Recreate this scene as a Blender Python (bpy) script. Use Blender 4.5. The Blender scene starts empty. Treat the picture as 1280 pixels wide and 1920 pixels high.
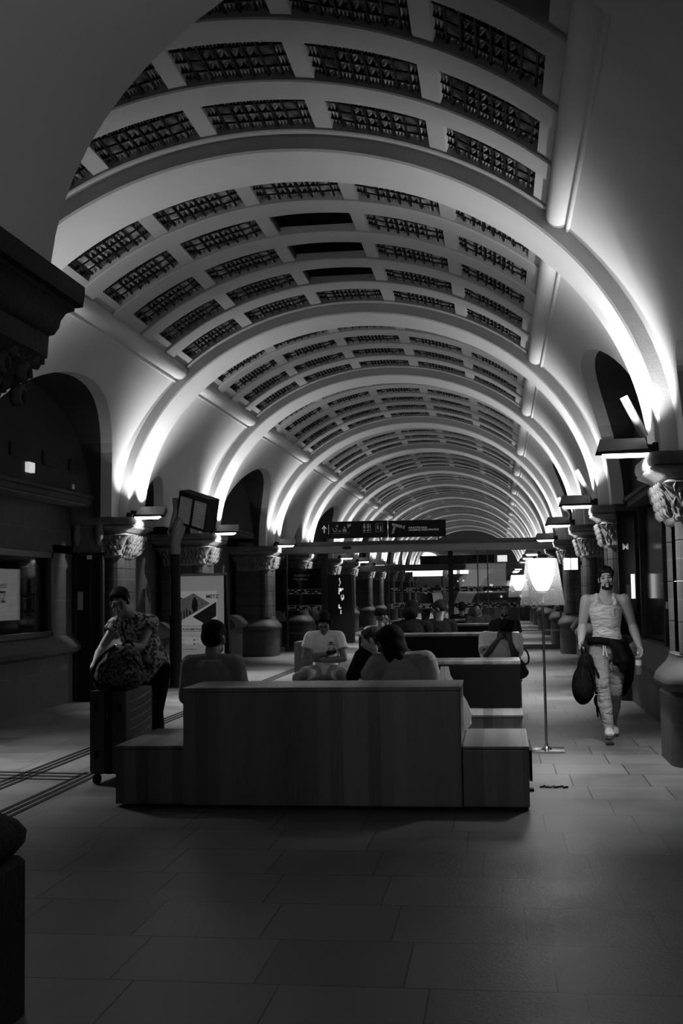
import bpy, bmesh, math, random
from mathutils import Vector, Matrix, Euler
C = bpy.context.scene.collection
PI = math.pi
random.seed(7)
# ---------------------------------------------------------------- camera
sc = bpy.context.scene
cd = bpy.data.cameras.new('camera'); cam = bpy.data.objects.new('camera', cd); C.objects.link(cam)
sc.camera = cam
FPX = 2180.0; ROLL = 0.016; YAW = 0.1331207; PITCH = 0.0690191
cd.sensor_fit = 'VERTICAL'; cd.sensor_height = 36.0; cd.lens = 36.0 * FPX / 1920.0
cd.clip_end = 300
cy, sy, cp, sp = math.cos(YAW), math.sin(YAW), math.cos(PITCH), math.sin(PITCH)
fw = Vector((-sy*cp, cy*cp, sp)); rt = Vector((cy, sy, 0)); up = rt.cross(fw)
r2 = rt*math.cos(ROLL) - up*math.sin(ROLL); u2 = up*math.cos(ROLL) + rt*math.sin(ROLL)
m = Matrix((r2, u2, -fw)).transposed().to_4x4(); m.translation = (0, 0, 1.55)
cam.matrix_world = m
# ---------------------------------------------------------------- world, exposure
w = bpy.data.worlds.new('night'); sc.world = w; w.use_nodes = True
w.node_tree.nodes['Background'].inputs[0].default_value = (0.5, 0.5, 0.5, 1)
w.node_tree.nodes['Background'].inputs[1].default_value = 0.01
sc.view_settings.view_transform = 'Standard'; sc.view_settings.look = 'None'
sc.view_settings.exposure = 0.0; sc.view_settings.gamma = 1.0
sc.view_settings.use_curve_mapping = False
UP_W = 205.0       # arch uplighter power
DOWN_W = 64.0     # floor downlight power
CAP_W = 70.0      # narrow beam onto each capital
LAMP_W = 64.0     # standing lamps
# ---------------------------------------------------------------- materials
def mat(name, g, rough=0.6, var=0.0, scale=4.0, bump=0.0, bscale=None, metal=0.0, spec=0.5, stretch=None, emis=0.0, g2=None):
    mt = bpy.data.materials.new(name); mt.use_nodes = True
    nt = mt.node_tree; N = nt.nodes; L = nt.links; b = N['Principled BSDF']
    b.inputs['Base Color'].default_value = (g, g, g, 1)
    b.inputs['Roughness'].default_value = rough; b.inputs['Metallic'].default_value = metal
    b.inputs['Specular IOR Level'].default_value = spec
    tc = N.new('ShaderNodeTexCoord'); mp = N.new('ShaderNodeMapping')
    L.new(tc.outputs['Object'], mp.inputs[0])
    if stretch: mp.inputs['Scale'].default_value = stretch
    if var > 0:
        n = N.new('ShaderNodeTexNoise'); n.inputs['Scale'].default_value = scale; n.inputs['Detail'].default_value = 6
        L.new(mp.outputs[0], n.inputs['Vector'])
        cr = N.new('ShaderNodeMapRange'); L.new(n.outputs['Fac'], cr.inputs[0])
        cr.inputs[1].default_value = 0.3; cr.inputs[2].default_value = 0.7
        cr.inputs[3].default_value = g*(1-var); cr.inputs[4].default_value = g*(1+var) if g2 is None else g2
        L.new(cr.outputs[0], b.inputs['Base Color'])
    if bump > 0:
        n2 = N.new('ShaderNodeTexNoise'); n2.inputs['Scale'].default_value = bscale or scale*6; n2.inputs['Detail'].default_value = 5
        L.new(mp.outputs[0], n2.inputs['Vector'])
        bp = N.new('ShaderNodeBump'); bp.inputs['Strength'].default_value = bump; bp.inputs['Distance'].default_value = 0.02
        L.new(n2.outputs['Fac'], bp.inputs['Height']); L.new(bp.outputs[0], b.inputs['Normal'])
    if emis > 0:
        b.inputs['Emission Color'].default_value = (1, 1, 1, 1); b.inputs['Emission Strength'].default_value = emis
    return mt
M = {}
M['plaster'] = mat('plaster', 0.52, 0.85, 0.05, 1.3, 0.12, 60, spec=0.2)
M['ceiling'] = mat('ceiling_plaster', 0.36, 0.85, 0.07, 1.1, 0.12, 50, spec=0.2)
M['dark_wall'] = mat('shaded_plaster', 0.03, 0.9, 0.12, 2.0, 0.15, 40, spec=0.15)  # plaster toned down to hold the shade inside the unlit niches
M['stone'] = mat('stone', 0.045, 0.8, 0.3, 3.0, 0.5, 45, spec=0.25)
M['cap_stone'] = mat('carved_stone', 0.14, 0.8, 0.2, 6.0, 0.4, 40, spec=0.25)
M['stone_dark'] = mat('stone_dark', 0.03, 0.8, 0.35, 3.0, 0.5, 35, spec=0.2)
M['black'] = mat('black', 0.010, 0.6, spec=0.12)
M['void'] = mat('void', 0.004, 0.9, spec=0.0)
M['black_gloss'] = mat('black_gloss', 0.01, 0.12)
M['frame'] = mat('frame_metal', 0.05, 0.35, metal=0.6)
M['steel'] = mat('steel', 0.6, 0.18, metal=1.0)
M['dark_steel'] = mat('dark_steel', 0.25, 0.25, metal=1.0)
M['beam'] = mat('beam_metal', 0.16, 0.5, 0.1, 3)
M['white'] = mat('white_paint', 0.7, 0.5)
M['grey'] = mat('grey_paint', 0.35, 0.5)
M['lens'] = mat('lamp_lens', 0.9, 0.5, emis=9.0)
M['vend'] = mat('machine_light', 0.8, 0.4, emis=0.3)
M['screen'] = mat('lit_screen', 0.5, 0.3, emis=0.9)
M['sign_light'] = mat('lit_sign', 0.8, 0.4, emis=2.2)
M['exit'] = mat('lit_exit_sign', 0.8, 0.4, 0.4, 30, emis=0.5)
M['ink'] = mat('ink', 0.03, 0.6)
M['sign_text'] = mat('sign_text', 0.8, 0.6, emis=0.12)
M['dim_text'] = mat('dim_text', 0.25, 0.6, emis=0.02)
def wood_mat():
    mt = mat('wood', 0.12, 0.32); nt = mt.node_tree; N = nt.nodes; L = nt.links; b = N['Principled BSDF']
    tc = N.new('ShaderNodeTexCoord'); sx = N.new('ShaderNodeSeparateXYZ'); L.new(tc.outputs['Object'], sx.inputs[0])
    mul = N.new('ShaderNodeMath'); mul.operation = 'MULTIPLY'; mul.inputs[1].default_value = 11.0; L.new(sx.outputs[0], mul.inputs[0])
    fl = N.new('ShaderNodeMath'); fl.operation = 'FLOOR'; L.new(mul.outputs[0], fl.inputs[0])
    wn = N.new('ShaderNodeTexWhiteNoise'); wn.noise_dimensions = '1D'; L.new(fl.outputs[0], wn.inputs['W'])
    mp = N.new('ShaderNodeMapping'); mp.inputs['Scale'].default_value = (22, 8, 1.3); L.new(tc.outputs['Object'], mp.inputs[0])
    n = N.new('ShaderNodeTexNoise'); n.inputs['Scale'].default_value = 2.5; n.inputs['Detail'].default_value = 8; L.new(mp.outputs[0], n.inputs['Vector'])
    ad = N.new('ShaderNodeMath'); ad.operation = 'ADD'; L.new(wn.outputs['Value'], ad.inputs[0]); L.new(n.outputs['Fac'], ad.inputs[1])
    mr = N.new('ShaderNodeMapRange'); mr.inputs[1].default_value = 0.3; mr.inputs[2].default_value = 1.6
    mr.inputs[3].default_value = 0.10; mr.inputs[4].default_value = 0.27; L.new(ad.outputs[0], mr.inputs[0]); L.new(mr.outputs[0], b.inputs['Base Color'])
    return mt
M['wood'] = wood_mat()
M['leather'] = mat('dark_leather', 0.008, 0.8, spec=0.08)
def floor_mat():
    mt = mat('floor_tiles', 0.2, 0.38); nt = mt.node_tree; N = nt.nodes; L = nt.links; b = N['Principled BSDF']
    tc = N.new('ShaderNodeTexCoord'); s = N.new('ShaderNodeSeparateXYZ'); L.new(tc.outputs['Object'], s.inputs[0])
    def mth(op, a, bb=None, c=None):
        k = N.new('ShaderNodeMath'); k.operation = op
        for i, v in enumerate((a, bb, c)):
            if v is None: continue
            if isinstance(v, (int, float)): k.inputs[i].default_value = v
            else: L.new(v, k.inputs[i])
        return k.outputs[0]
    T = 0.597
    yr = mth('DIVIDE', mth('ADD', s.outputs[1], -0.48), T)
    row = mth('FLOOR', yr)
    fy = mth('FRACT', yr)
    off = mth('MULTIPLY', row, 0.175)
    xr = mth('ADD', mth('DIVIDE', s.outputs[0], T), mth('MULTIPLY', off, 1.0))
    xr = mth('ADD', xr, -0.537)
    colm = mth('FLOOR', xr); fx = mth('FRACT', xr)
    def edge(f): 
        a = mth('SUBTRACT', f, 0.5); a = mth('ABSOLUTE', a); return mth('GREATER_THAN', a, 0.4925)
    joint = mth('MAXIMUM', edge(fx), edge(fy))
    cmb = N.new('ShaderNodeCombineXYZ'); L.new(row, cmb.inputs[0]); L.new(colm, cmb.inputs[1])
    wn = N.new('ShaderNodeTexWhiteNoise'); L.new(cmb.outputs[0], wn.inputs['Vector'])
    n = N.new('ShaderNodeTexNoise'); n.inputs['Scale'].default_value = 1.4; n.inputs['Detail'].default_value = 7; L.new(tc.outputs['Object'], n.inputs['Vector'])
    n2 = N.new('ShaderNodeTexNoise'); n2.inputs['Scale'].default_value = 60; n2.inputs['Detail'].default_value = 3; L.new(tc.outputs['Object'], n2.inputs['Vector'])
    v = mth('ADD', mth('MULTIPLY', wn.outputs['Value'], 0.06), mth('MULTIPLY', n.outputs['Fac'], 0.16))
    v = mth('ADD', v, mth('MULTIPLY', n2.outputs['Fac'], 0.03)); v = mth('ADD', v, -0.005)
    v = mth('MULTIPLY', v, mth('SUBTRACT', 1.0, mth('MULTIPLY', joint, 0.93)))
    L.new(v, b.inputs['Base Color'])
    r = mth('ADD', mth('MULTIPLY', n.outputs['Fac'], 0.25), 0.30); L.new(r, b.inputs['Roughness'])
    bp = N.new('ShaderNodeBump'); bp.inputs['Strength'].default_value = 0.35; bp.inputs['Distance'].default_value = 0.004
    L.new(mth('SUBTRACT', n2.outputs['Fac'], mth('MULTIPLY', joint, 3.0)), bp.inputs['Height']); L.new(bp.outputs[0], b.inputs['Normal'])
    return mt
M['floor'] = floor_mat()
def block_mat(name, g, hz, wv, axis=1):
    mt = mat(name, g, 0.75); nt = mt.node_tree; N = nt.nodes; L = nt.links; b = N['Principled BSDF']
    tc = N.new('ShaderNodeTexCoord'); sp_ = N.new('ShaderNodeSeparateXYZ'); L.new(tc.outputs['Object'], sp_.inputs[0])
    cb = N.new('ShaderNodeCombineXYZ'); L.new(sp_.outputs[axis], cb.inputs[0]); L.new(sp_.outputs[2], cb.inputs[1])
    br = N.new('ShaderNodeTexBrick'); br.inputs['Scale'].default_value = 1.0; br.inputs['Brick Width'].default_value = wv; br.inputs['Row Height'].default_value = hz
    br.inputs['Mortar Size'].default_value = 0.006; br.inputs['Color1'].default_value = (g*1.15,)*3+(1,); br.inputs['Color2'].default_value = (g*0.8,)*3+(1,); br.inputs['Mortar'].default_value = (g*1.7,)*3+(1,)
    L.new(cb.outputs[0], br.inputs['Vector'])
    n = N.new('ShaderNodeTexNoise'); n.inputs['Scale'].default_value = 9; n.inputs['Detail'].default_value = 8; L.new(tc.outputs['Object'], n.inputs['Vector'])
    mx = N.new('ShaderNodeMix'); mx.data_type = 'RGBA'; mx.blend_type = 'OVERLAY'; mx.inputs[0].default_value = 0.6
    L.new(br.outputs['Color'], mx.inputs[6]); L.new(n.outputs['Color'], mx.inputs[7])
    bw = N.new('ShaderNodeRGBToBW'); L.new(mx.outputs[2], bw.inputs[0]); L.new(bw.outputs[0], b.inputs['Base Color'])
    bp = N.new('ShaderNodeBump'); bp.inputs['Strength'].default_value = 0.4; bp.inputs['Distance'].default_value = 0.01; L.new(n.outputs['Fac'], bp.inputs['Height']); L.new(bp.outputs[0], b.inputs['Normal'])
    return mt
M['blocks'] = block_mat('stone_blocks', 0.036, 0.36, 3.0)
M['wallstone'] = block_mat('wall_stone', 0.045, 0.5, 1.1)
def glass_mat(name, tr, g=0.9, rough=0.02):
    mt = bpy.data.materials.new(name); mt.use_nodes = True; nt = mt.node_tree; N = nt.nodes; L = nt.links
    N.remove(N['Principled BSDF']); o = N['Material Output']
    t = N.new('ShaderNodeBsdfTransparent'); t.inputs[0].default_value = (g, g, g, 1)
    gl = N.new('ShaderNodeBsdfGlossy'); gl.inputs['Roughness'].default_value = rough
    fr = N.new('ShaderNodeFresnel'); fr.inputs[0].default_value = 1.5
    mr = N.new('ShaderNodeMath'); mr.operation = 'MULTIPLY_ADD'; mr.inputs[1].default_value = 0.9; mr.inputs[2].default_value = tr; L.new(fr.outputs[0], mr.inputs[0])
    mx = N.new('ShaderNodeMixShader'); L.new(mr.outputs[0], mx.inputs[0]); L.new(t.outputs[0], mx.inputs[1]); L.new(gl.outputs[0], mx.inputs[2]); L.new(mx.outputs[0], o.inputs[0])
    return mt
M['glass'] = glass_mat('clear_glass', 0.0, 0.92)
M['dark_glass'] = glass_mat('tinted_glass', 0.01, 0.8)
def shade_mat(name, fac, g, em=0.0):
    mt = bpy.data.materials.new(name); mt.use_nodes = True; nt = mt.node_tree; N = nt.nodes; L = nt.links
    N.remove(N['Principled BSDF']); o = N['Material Output']
    t = N.new('ShaderNodeBsdfTransparent'); t.inputs[0].default_value = (0.9,)*3+(1,)
    d = N.new('ShaderNodeBsdfTranslucent'); d.inputs[0].default_value = (g,)*3+(1,)
    d2 = N.new('ShaderNodeBsdfDiffuse'); d2.inputs[0].default_value = (g,)*3+(1,)
    a = N.new('ShaderNodeMixShader'); a.inputs[0].default_value = 0.5; L.new(d.outputs[0], a.inputs[1]); L.new(d2.outputs[0], a.inputs[2])
    last = a
    if em:
        e = N.new('ShaderNodeEmission'); e.inputs[1].default_value = em
        ad = N.new('ShaderNodeAddShader'); L.new(a.outputs[0], ad.inputs[0]); L.new(e.outputs[0], ad.inputs[1]); last = ad
    mx = N.new('ShaderNodeMixShader'); mx.inputs[0].default_value = fac; L.new(t.outputs[0], mx.inputs[1]); L.new(last.outputs[0], mx.inputs[2]); L.new(mx.outputs[0], o.inputs[0])
    return mt
M['outer_shade'] = shade_mat('clear_plastic_shade', 0.10, 0.8)
M['inner_shade'] = shade_mat('glowing_shade', 0.85, 0.85, 1.6)
M['plastic_bag'] = shade_mat('thin_plastic', 0.8, 0.75)
M['bottle'] = shade_mat('clear_bottle', 0.25, 0.8)
M['dark_screen'] = mat('dark_screen', 0.05, 0.2, emis=0.03)
M['board_white'] = mat('board_white', 0.42, 0.5, emis=0.09)
M['poster'] = mat('poster_paper', 0.6, 0.4, 0.04, 5, emis=0.13)
M['p_mid'] = mat('poster_mid', 0.18, 0.5, 0.5, 14, emis=0.03)
M['p_dark'] = mat('poster_dark', 0.05, 0.5, 0.4, 8)
M['case'] = mat('suitcase_shell', 0.05, 0.35, spec=0.5)
M['case_hi'] = mat('suitcase_rib', 0.10, 0.3)
def floral(name, lo, hi, sc_):
    mt = mat(name, lo, 0.8, spec=0.2); nt = mt.node_tree; N = nt.nodes; L = nt.links; b = N['Principled BSDF']
    tc = N.new('ShaderNodeTexCoord'); v = N.new('ShaderNodeTexVoronoi'); v.inputs['Scale'].default_value = sc_; L.new(tc.outputs['Object'], v.inputs['Vector'])
    n = N.new('ShaderNodeTexNoise'); n.inputs['Scale'].default_value = sc_*0.8; L.new(tc.outputs['Object'], n.inputs['Vector'])
    ad = N.new('ShaderNodeMath'); ad.operation = 'ADD'; bw = N.new('ShaderNodeRGBToBW'); L.new(v.outputs['Color'], bw.inputs[0]); L.new(bw.outputs[0], ad.inputs[0]); L.new(n.outputs['Fac'], ad.inputs[1])
    mr = N.new('ShaderNodeMapRange'); mr.inputs[1].default_value = 0.85; mr.inputs[2].default_value = 1.15; mr.inputs[3].default_value = lo; mr.inputs[4].default_value = hi
    L.new(ad.outputs[0], mr.inputs[0]); L.new(mr.outputs[0], b.inputs['Base Color']); return mt
M['floral_dark'] = floral('floral_dark', 0.012, 0.12, 42)
M['floral'] = floral('floral_blouse', 0.04, 0.36, 44)
# ---------------------------------------------------------------- helpers
def tag(o, label=None, cat=None, group=None, kind=None):
    if label: o['label'] = label
    if cat: o['category'] = cat
    if group: o['group'] = group
    if kind: o['kind'] = kind
    return o
def thing(name, label, cat, loc=(0, 0, 0), rz=0.0, group=None):
    o = bpy.data.objects.new(name, None); o.empty_display_size = 0.2; C.objects.link(o)
    o.location = loc; o.rotation_euler = (0, 0, rz)
    return tag(o, label, cat, group)
def obj(name, bm, m_, parent=None, smooth=True, angle=40):
    me = bpy.data.meshes.new(name)
    bmesh.ops.recalc_face_normals(bm, faces=bm.faces)
    bm.to_mesh(me); bm.free()
    if smooth:
        for p in me.polygons: p.use_smooth = True
        try: me.set_sharp_from_angle(angle=math.radians(angle))
        except Exception: pass
    if m_: me.materials.append(M[m_] if isinstance(m_, str) else m_)
    o = bpy.data.objects.new(name, me); C.objects.link(o)
    if parent: o.parent = parent
    return o
def B(): return bmesh.new()
def box(bm, x0, x1, y0, y1, z0, z1, bev=0.0, mtx=None):
    r = bmesh.ops.create_cube(bm, size=1.0)
    vs = r['verts']
    for v in vs:
        v.co = Vector(((x0+x1)/2 + v.co.x*(x1-x0), (y0+y1)/2 + v.co.y*(y1-y0), (z0+z1)/2 + v.co.z*(z1-z0)))
    if bev > 0:
        es = list({e for v in vs for e in v.link_edges})
        q = bmesh.ops.bevel(bm, geom=es, offset=bev, segments=2, affect='EDGES', profile=0.7)
        vs = list({v for f in q['faces'] for v in f.verts} | {v for v in vs if v.is_valid})
    if mtx:
        for v in vs: v.co = mtx @ v.co
    return vs
def ring_loft(bm, rings, closed=True, cap=True):
    R = [[bm.verts.new(p) for p in r] for r in rings]
    n = len(R[0])
    for a, b in zip(R, R[1:]):
        for i in range(n if closed else n-1):
            j = (i+1) % n
            bm.faces.new((a[i], a[j], b[j], b[i]))
    if cap and closed:
        bm.faces.new(R[0]); bm.faces.new(list(reversed(R[-1])))
    return R
def circ(c, r, n=16, ax=None, ry=None):
    ax = (ax or Vector((0, 0, 1))).normalized(); c = Vector(c)
    u = ax.orthogonal().normalized() if abs(ax.z) < 0.99 else Vector((1, 0, 0)); v = ax.cross(u)
    return [c + u*math.cos(2*PI*i/n)*r + v*math.sin(2*PI*i/n)*(ry or r) for i in range(n)]
def tube(bm, pts, r, n=10, cap=True):
    pts = [Vector(p) for p in pts]; rings = []
    rr = r if isinstance(r, (list, tuple)) else [r]*len(pts)
    t0 = (pts[1]-pts[0]).normalized(); u = t0.orthogonal().normalized()
    for i, p in enumerate(pts):
        t = ((pts[min(i+1, len(pts)-1)] - pts[max(i-1, 0)])).normalized()
        u = (u - t*u.dot(t)).normalized(); v = t.cross(u)
        rings.append([p + u*math.cos(2*PI*k/n)*rr[i] + v*math.sin(2*PI*k/n)*rr[i] for k in range(n)])
    ring_loft(bm, rings, cap=cap)
def curve(P, k=6):
    P = [Vector(p) for p in P]; Q = [P[0]*2-P[1]] + P + [P[-1]*2-P[-2]]; out = []
    for i in range(1, len(Q)-2):
        a, b, c, d = Q[i-1:i+3]
        for j in range(k):
            t = j/k; out.append(0.5*((2*b)+(c-a)*t+(2*a-5*b+4*c-d)*t*t+(3*b-a-3*c+d)*t*t*t))
    return out+[P[-1]]
def lathe(bm, prof, n=24, c=(0, 0, 0), cap=True):
    ring_loft(bm, [[(c[0]+r*math.cos(2*PI*i/n), c[1]+r*math.sin(2*PI*i/n), c[2]+z) for i in range(n)] for r, z in prof], cap=cap)
def quad(bm, a, b, c, d): return bm.faces.new([bm.verts.new(p) for p in (a, b, c, d)])
def prism(bm, pts, y0, y1):     # polygon in x,z extruded along y
    ring_loft(bm, [[(x, y0, z) for x, z in pts], [(x, y1, z) for x, z in pts]])
def text(name, s, size, loc, rot, m_, parent=None, ext=0.001, align='LEFT', bold=False):
    cu = bpy.data.curves.new(name, 'FONT'); cu.body = s; cu.size = size; cu.extrude = ext; cu.align_x = align
    if bold: cu.offset = size*0.02
    t = bpy.data.objects.new(name, cu); C.objects.link(t)
    dg = bpy.context.evaluated_depsgraph_get(); me = bpy.data.meshes.new_from_object(t.evaluated_get(dg))
    bpy.data.objects.remove(t); me.materials.clear(); me.materials.append(M[m_])
    o = bpy.data.objects.new(name, me); C.objects.link(o); o.location = loc; o.rotation_euler = rot
    if parent: o.parent = parent
    return o
def light(name, kind, loc, power, direction=None, size=0.1, sy=None, spot=None, blend=0.5, parent=None):
    l = bpy.data.lights.new(name, kind); l.energy = power
    if kind == 'AREA':
        l.size = size
        if sy: l.shape = 'RECTANGLE'; l.size_y = sy
    else: l.shadow_soft_size = size
    if kind == 'SPOT': l.spot_size = spot; l.spot_blend = blend
    o = bpy.data.objects.new(name, l); C.objects.link(o); o.location = loc
    if direction is not None: o.rotation_euler = Vector(direction).to_track_quat('-Z', 'Y').to_euler()
    if parent: o.parent = parent
    return o
# ---------------------------------------------------------------- the hall
CX = -2.03; Z0 = 2.72
RA, RB = 3.47, 2.95          # arch ribs, inner face
SA, SB = 3.62, 3.10          # shell between the ribs
RW = 0.85
RIBS = [5.3, 10.43, 16.87, 21.92, 28.35, 33.55, 40.0, 45.1, 51.4, 56.5, 62.9, 68.0, 74.4, 79.5]
TJ = math.acos(2.61/SA)
def ell(t, off=0.0, a=SA, b=SB): return (CX + (a+off)*math.cos(t), Z0 + (b+off)*math.sin(t))
bm = B()
quad(bm, (-9, -3, 0), (6, -3, 0), (6, 88, 0), (-9, 88, 0))
tag(obj('floor', bm, 'floor', smooth=False), kind='structure')
# ribs
for k, y in enumerate(RIBS):
    bm = B(); rings = []
    n = 72
    for i in range(n+1):
        t = PI*i/n
        x0, z0 = CX+RA*math.cos(t), Z0+RB*math.sin(t); x1, z1 = ell(t, 0.06)
        b_ = 0.02
        xm, zm = CX+(RA+b_)*math.cos(t), Z0+(RB+b_)*math.sin(t)
        rings.append([(x1, y, z1), (xm, y, zm), (x0, y+b_, z0), (x0, y+RW-b_, z0), (xm, y+RW, zm), (x1, y+RW, z1)])
    ring_loft(bm, rings)
    tag(obj('trim_%d' % (k+1), bm, 'plaster', angle=30), kind='structure')
# bays
cell_c = [PI/2 + math.radians(d) for d in (34.3, 17.1, 0, -17.1, -34.3)]; cell_h = math.radians(7.3)
bmc = B(); bays = []
NB = len(RIBS)-1
for k in range(NB):
    ya, yb = RIBS[k]+RW, RIBS[k+1]
    wide = (yb-ya) > 4.9; rows = 5 if wide else 4
    bays.append((ya, yb, wide, rows)); pitch = (yb-ya)/rows; rh = pitch*0.18
    # transverse rings
    for r in range(rows+1):
        yc = ya + r*pitch + (0.10 if r < rows else 0.0) + (0.0 if r else -0.0)
        y0 = max(ya, yc-rh) if r else ya; y1 = min(yb, yc+rh)
        if r == rows: y0 = yb-0.11
        nt_ = 40; rings = []
        for i in range(nt_+1):
            t = TJ - 0.01 + (PI-2*TJ+0.02)*i/nt_
            a = ell(t, 0.012); a2 = ell(t, 0.0); b = ell(t, 0.34)
            e = 0.015
            rings.append([(b[0], y0, b[1]), (a[0], y0, a[1]), (a2[0], y0+e, a2[1]), (a2[0], y1-e, a2[1]), (a[0], y1, a[1]), (b[0], y1, b[1])])
        ring_loft(bmc, rings)
    # longitudinal bars
    edges = [PI/2+math.radians(d) for d in (46.1, 41.6+2.2)]
    bars = []
    cs = sorted(cell_c)
    for a, b in zip(cs, cs[1:]): bars.append((a+cell_h, b-cell_h))
    bars.append((cs[0]-cell_h-0.045, cs[0]-cell_h)); bars.append((cs[-1]+cell_h, cs[-1]+cell_h+0.045))
    for t0, t1 in bars:
        rings = []
        for yy in (ya, yb):
            A = [ell(t0+(t1-t0)*i/3, 0.03) for i in range(4)]; Bp = [ell(t1-(t1-t0)*i/3, 0.34) for i in range(4)]
            rings.append([(p[0], yy, p[1]) for p in A+Bp])
        ring_loft(bmc, rings)
    # shallow blank recesses beside the roll
    for s in (0, 1):
        t0, t1 = (TJ-0.03, cs[0]-cell_h-0.04) if s == 0 else (cs[-1]+cell_h+0.04, PI-TJ+0.03)
        rings = []
        for yy in (ya, yb):
            A = [ell(t0, 0.13), ell(t1, 0.13)]; Bp = [ell(t1, 0.34), ell(t0, 0.34)]
            rings.append([(p[0], yy, p[1]) for p in A+Bp])
        ring_loft(bmc, rings)
ceil = obj('ceiling', bmc, 'ceiling', angle=30); tag(ceil, kind='structure')
bm = B(); rings = []
for i in range(49):
    t = PI*(40+100*i/48)/180; a = ell(t, 0.36); b = ell(t, 0.5)
    rings.append([(a[0], -1, a[1]), (b[0], -1, b[1]), (b[0], 86, b[1]), (a[0], 86, a[1])])
ring_loft(bm, rings); tag(obj('ceiling', bm, 'void'), kind='structure')
# webs with lunettes, rolls
def arch_z(y, wide, ya, yb):
    mid = (ya+yb)/2
    if wide:
        u = (y-mid)/2.48
        return Z0 + 1.62*math.sqrt(max(0, 1-u*u)) if abs(u) < 1 else None
    for c in (mid-1.2, mid+1.2):
        u = (y-c)/0.62
        if abs(u) < 1: return Z0 + 0.8*math.sqrt(1-u*u)
    return None
BACK = 3.90
for side, sgn in (('left', -1), ('right', 1)):
    bmw = B(); bmr = B(); bmd = B(); bmroll = B()
    for ya, yb, wide, rows in bays:
        mid = (ya+yb)/2; ys = set([ya, yb])
        cs_ = [(mid, 2.48)] if wide else [(mid-1.2, 0.62), (mid+1.2, 0.62)]
        for c, h in cs_:
            for i in range(33): ys.add(c - h*math.cos(PI*i/32))
        ys = sorted(ys)
        cols = []; low = []
        for y in ys:
            az = arch_z(y, wide, ya, yb); zl = az if az else Z0
            tl = math.asin(min(1, (zl-Z0)/SB)); te = TJ+0.02
            col = []
            for i in range(13):
                t = tl + (te-tl)*i/12; x = SA*math.cos(t)*sgn
                col.append(bmw.verts.new((CX+x, y, Z0+SB*math.sin(t))))
            cols.append(col); low.append((y, CX+sgn*SA*math.cos(tl), zl, az is not None))
        for a, b in zip(cols, cols[1:]):
            for i in range(12): bmw.faces.new((a[i], b[i], b[i+1], a[i+1]))
        # reveals run from the web back to the niche wall
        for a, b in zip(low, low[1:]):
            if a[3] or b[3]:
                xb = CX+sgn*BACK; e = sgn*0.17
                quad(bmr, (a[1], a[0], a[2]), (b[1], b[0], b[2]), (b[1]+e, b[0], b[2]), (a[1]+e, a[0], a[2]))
                quad(bmd, (a[1]+e, a[0], a[2]), (b[1]+e, b[0], b[2]), (xb, b[0], b[2]), (xb, a[0], a[2]))  # deeper part of the reveal: niche shade put into a darker material
        # roll
        rings = []
        for yy in (ya, yb):
            t = TJ; c = ell(t, 0.06); cx_ = c[0] if sgn > 0 else 2*CX-c[0]
            rings.append(circ((cx_, yy, c[1]), 0.125, 16, Vector((0, 1, 0))))
            rings[-1] = [Vector((p.x, yy, p.z)) for p in rings[-1]]
        ring_loft(bmroll, rings)
        # fillet under the roll
        t = TJ-0.045; c = ell(t, 0.0); cx_ = c[0] if sgn > 0 else 2*CX-c[0]
        rings = [[Vector((p.x, yy, p.z)) for p in circ((cx_, yy, c[1]), 0.022, 8, Vector((0, 1, 0)))] for yy in (ya, yb)]
        ring_loft(bmroll, rings)
    tag(obj('wall_%s' % side, bmw, 'plaster', angle=60), kind='structure')
    tag(obj('wall_%s' % side, bmr, 'plaster', angle=60), kind='structure')
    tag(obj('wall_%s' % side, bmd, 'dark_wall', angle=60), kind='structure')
    tag(obj('trim_%d' % (20+(sgn > 0)), bmroll, 'plaster', angle=60), kind='structure')
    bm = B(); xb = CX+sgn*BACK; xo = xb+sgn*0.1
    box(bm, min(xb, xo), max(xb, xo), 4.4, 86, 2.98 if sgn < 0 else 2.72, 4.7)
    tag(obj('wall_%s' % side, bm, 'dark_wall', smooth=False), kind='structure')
# upper outer blocking above the ribs and end walls
bm = B(); box(bm, -9, 6, -3.2, -3.0, 0, 6); tag(obj('wall_back', bm, 'dark_wall', smooth=False), kind='structure')
# lower walls: plinth, bulging ledge, recessed stone above
def lower_wall(side, sgn, xw, xr, ztop, zbot, segs):
    bm = B(); s = sgn
    for (a, b) in segs:
        prof = [(xw+s*0.0, 0), (xw, zbot-0.03), (xw-s*0.0, zbot), (xw-s*0.10, zbot+0.05), (xw-s*0.13, zbot+0.12), (xw-s*0.08, zbot+0.2), (xw+s*0.03, ztop-0.04), (xw+s*0.1, ztop), (xw+s*0.6, ztop), (xw+s*0.6, 0)]
        ring_loft(bm, [[(x, a, z) for x, z in prof], [(x, b, z) for x, z in prof]])
    tag(obj('wall_%s' % side, bm, 'wallstone', angle=25), kind='structure')
segsL = []; segsR = []
for k in range(NB):
    a, b = RIBS[k]+RW-0.1, RIBS[k+1]+0.1
    if k == 0: segsL.append((4.4, b)); segsR.append((2, b)); continue
    if k == 1: segsL.append((a, 16.80)); segsR.append((a, b)); continue
    if k == 2: segsL.append((a+1.6, b)); segsR.append((a+2.2, b)); continue
    if k % 2: segsL += [(a, a+1.6), (b-1.6, b)]; segsR += [(a, a+1.6), (b-1.6, b)]
    else: segsL.append((a, b)); segsR.append((a, b))
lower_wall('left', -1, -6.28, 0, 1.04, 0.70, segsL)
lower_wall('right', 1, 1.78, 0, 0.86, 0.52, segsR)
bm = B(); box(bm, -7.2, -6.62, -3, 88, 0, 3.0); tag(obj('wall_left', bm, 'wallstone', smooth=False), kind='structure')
bm = B(); box(bm, 2.1, 2.5, -3, 88, 0, 2.9); tag(obj('wall_right', bm, 'stone_dark', smooth=False), kind='structure')
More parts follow.
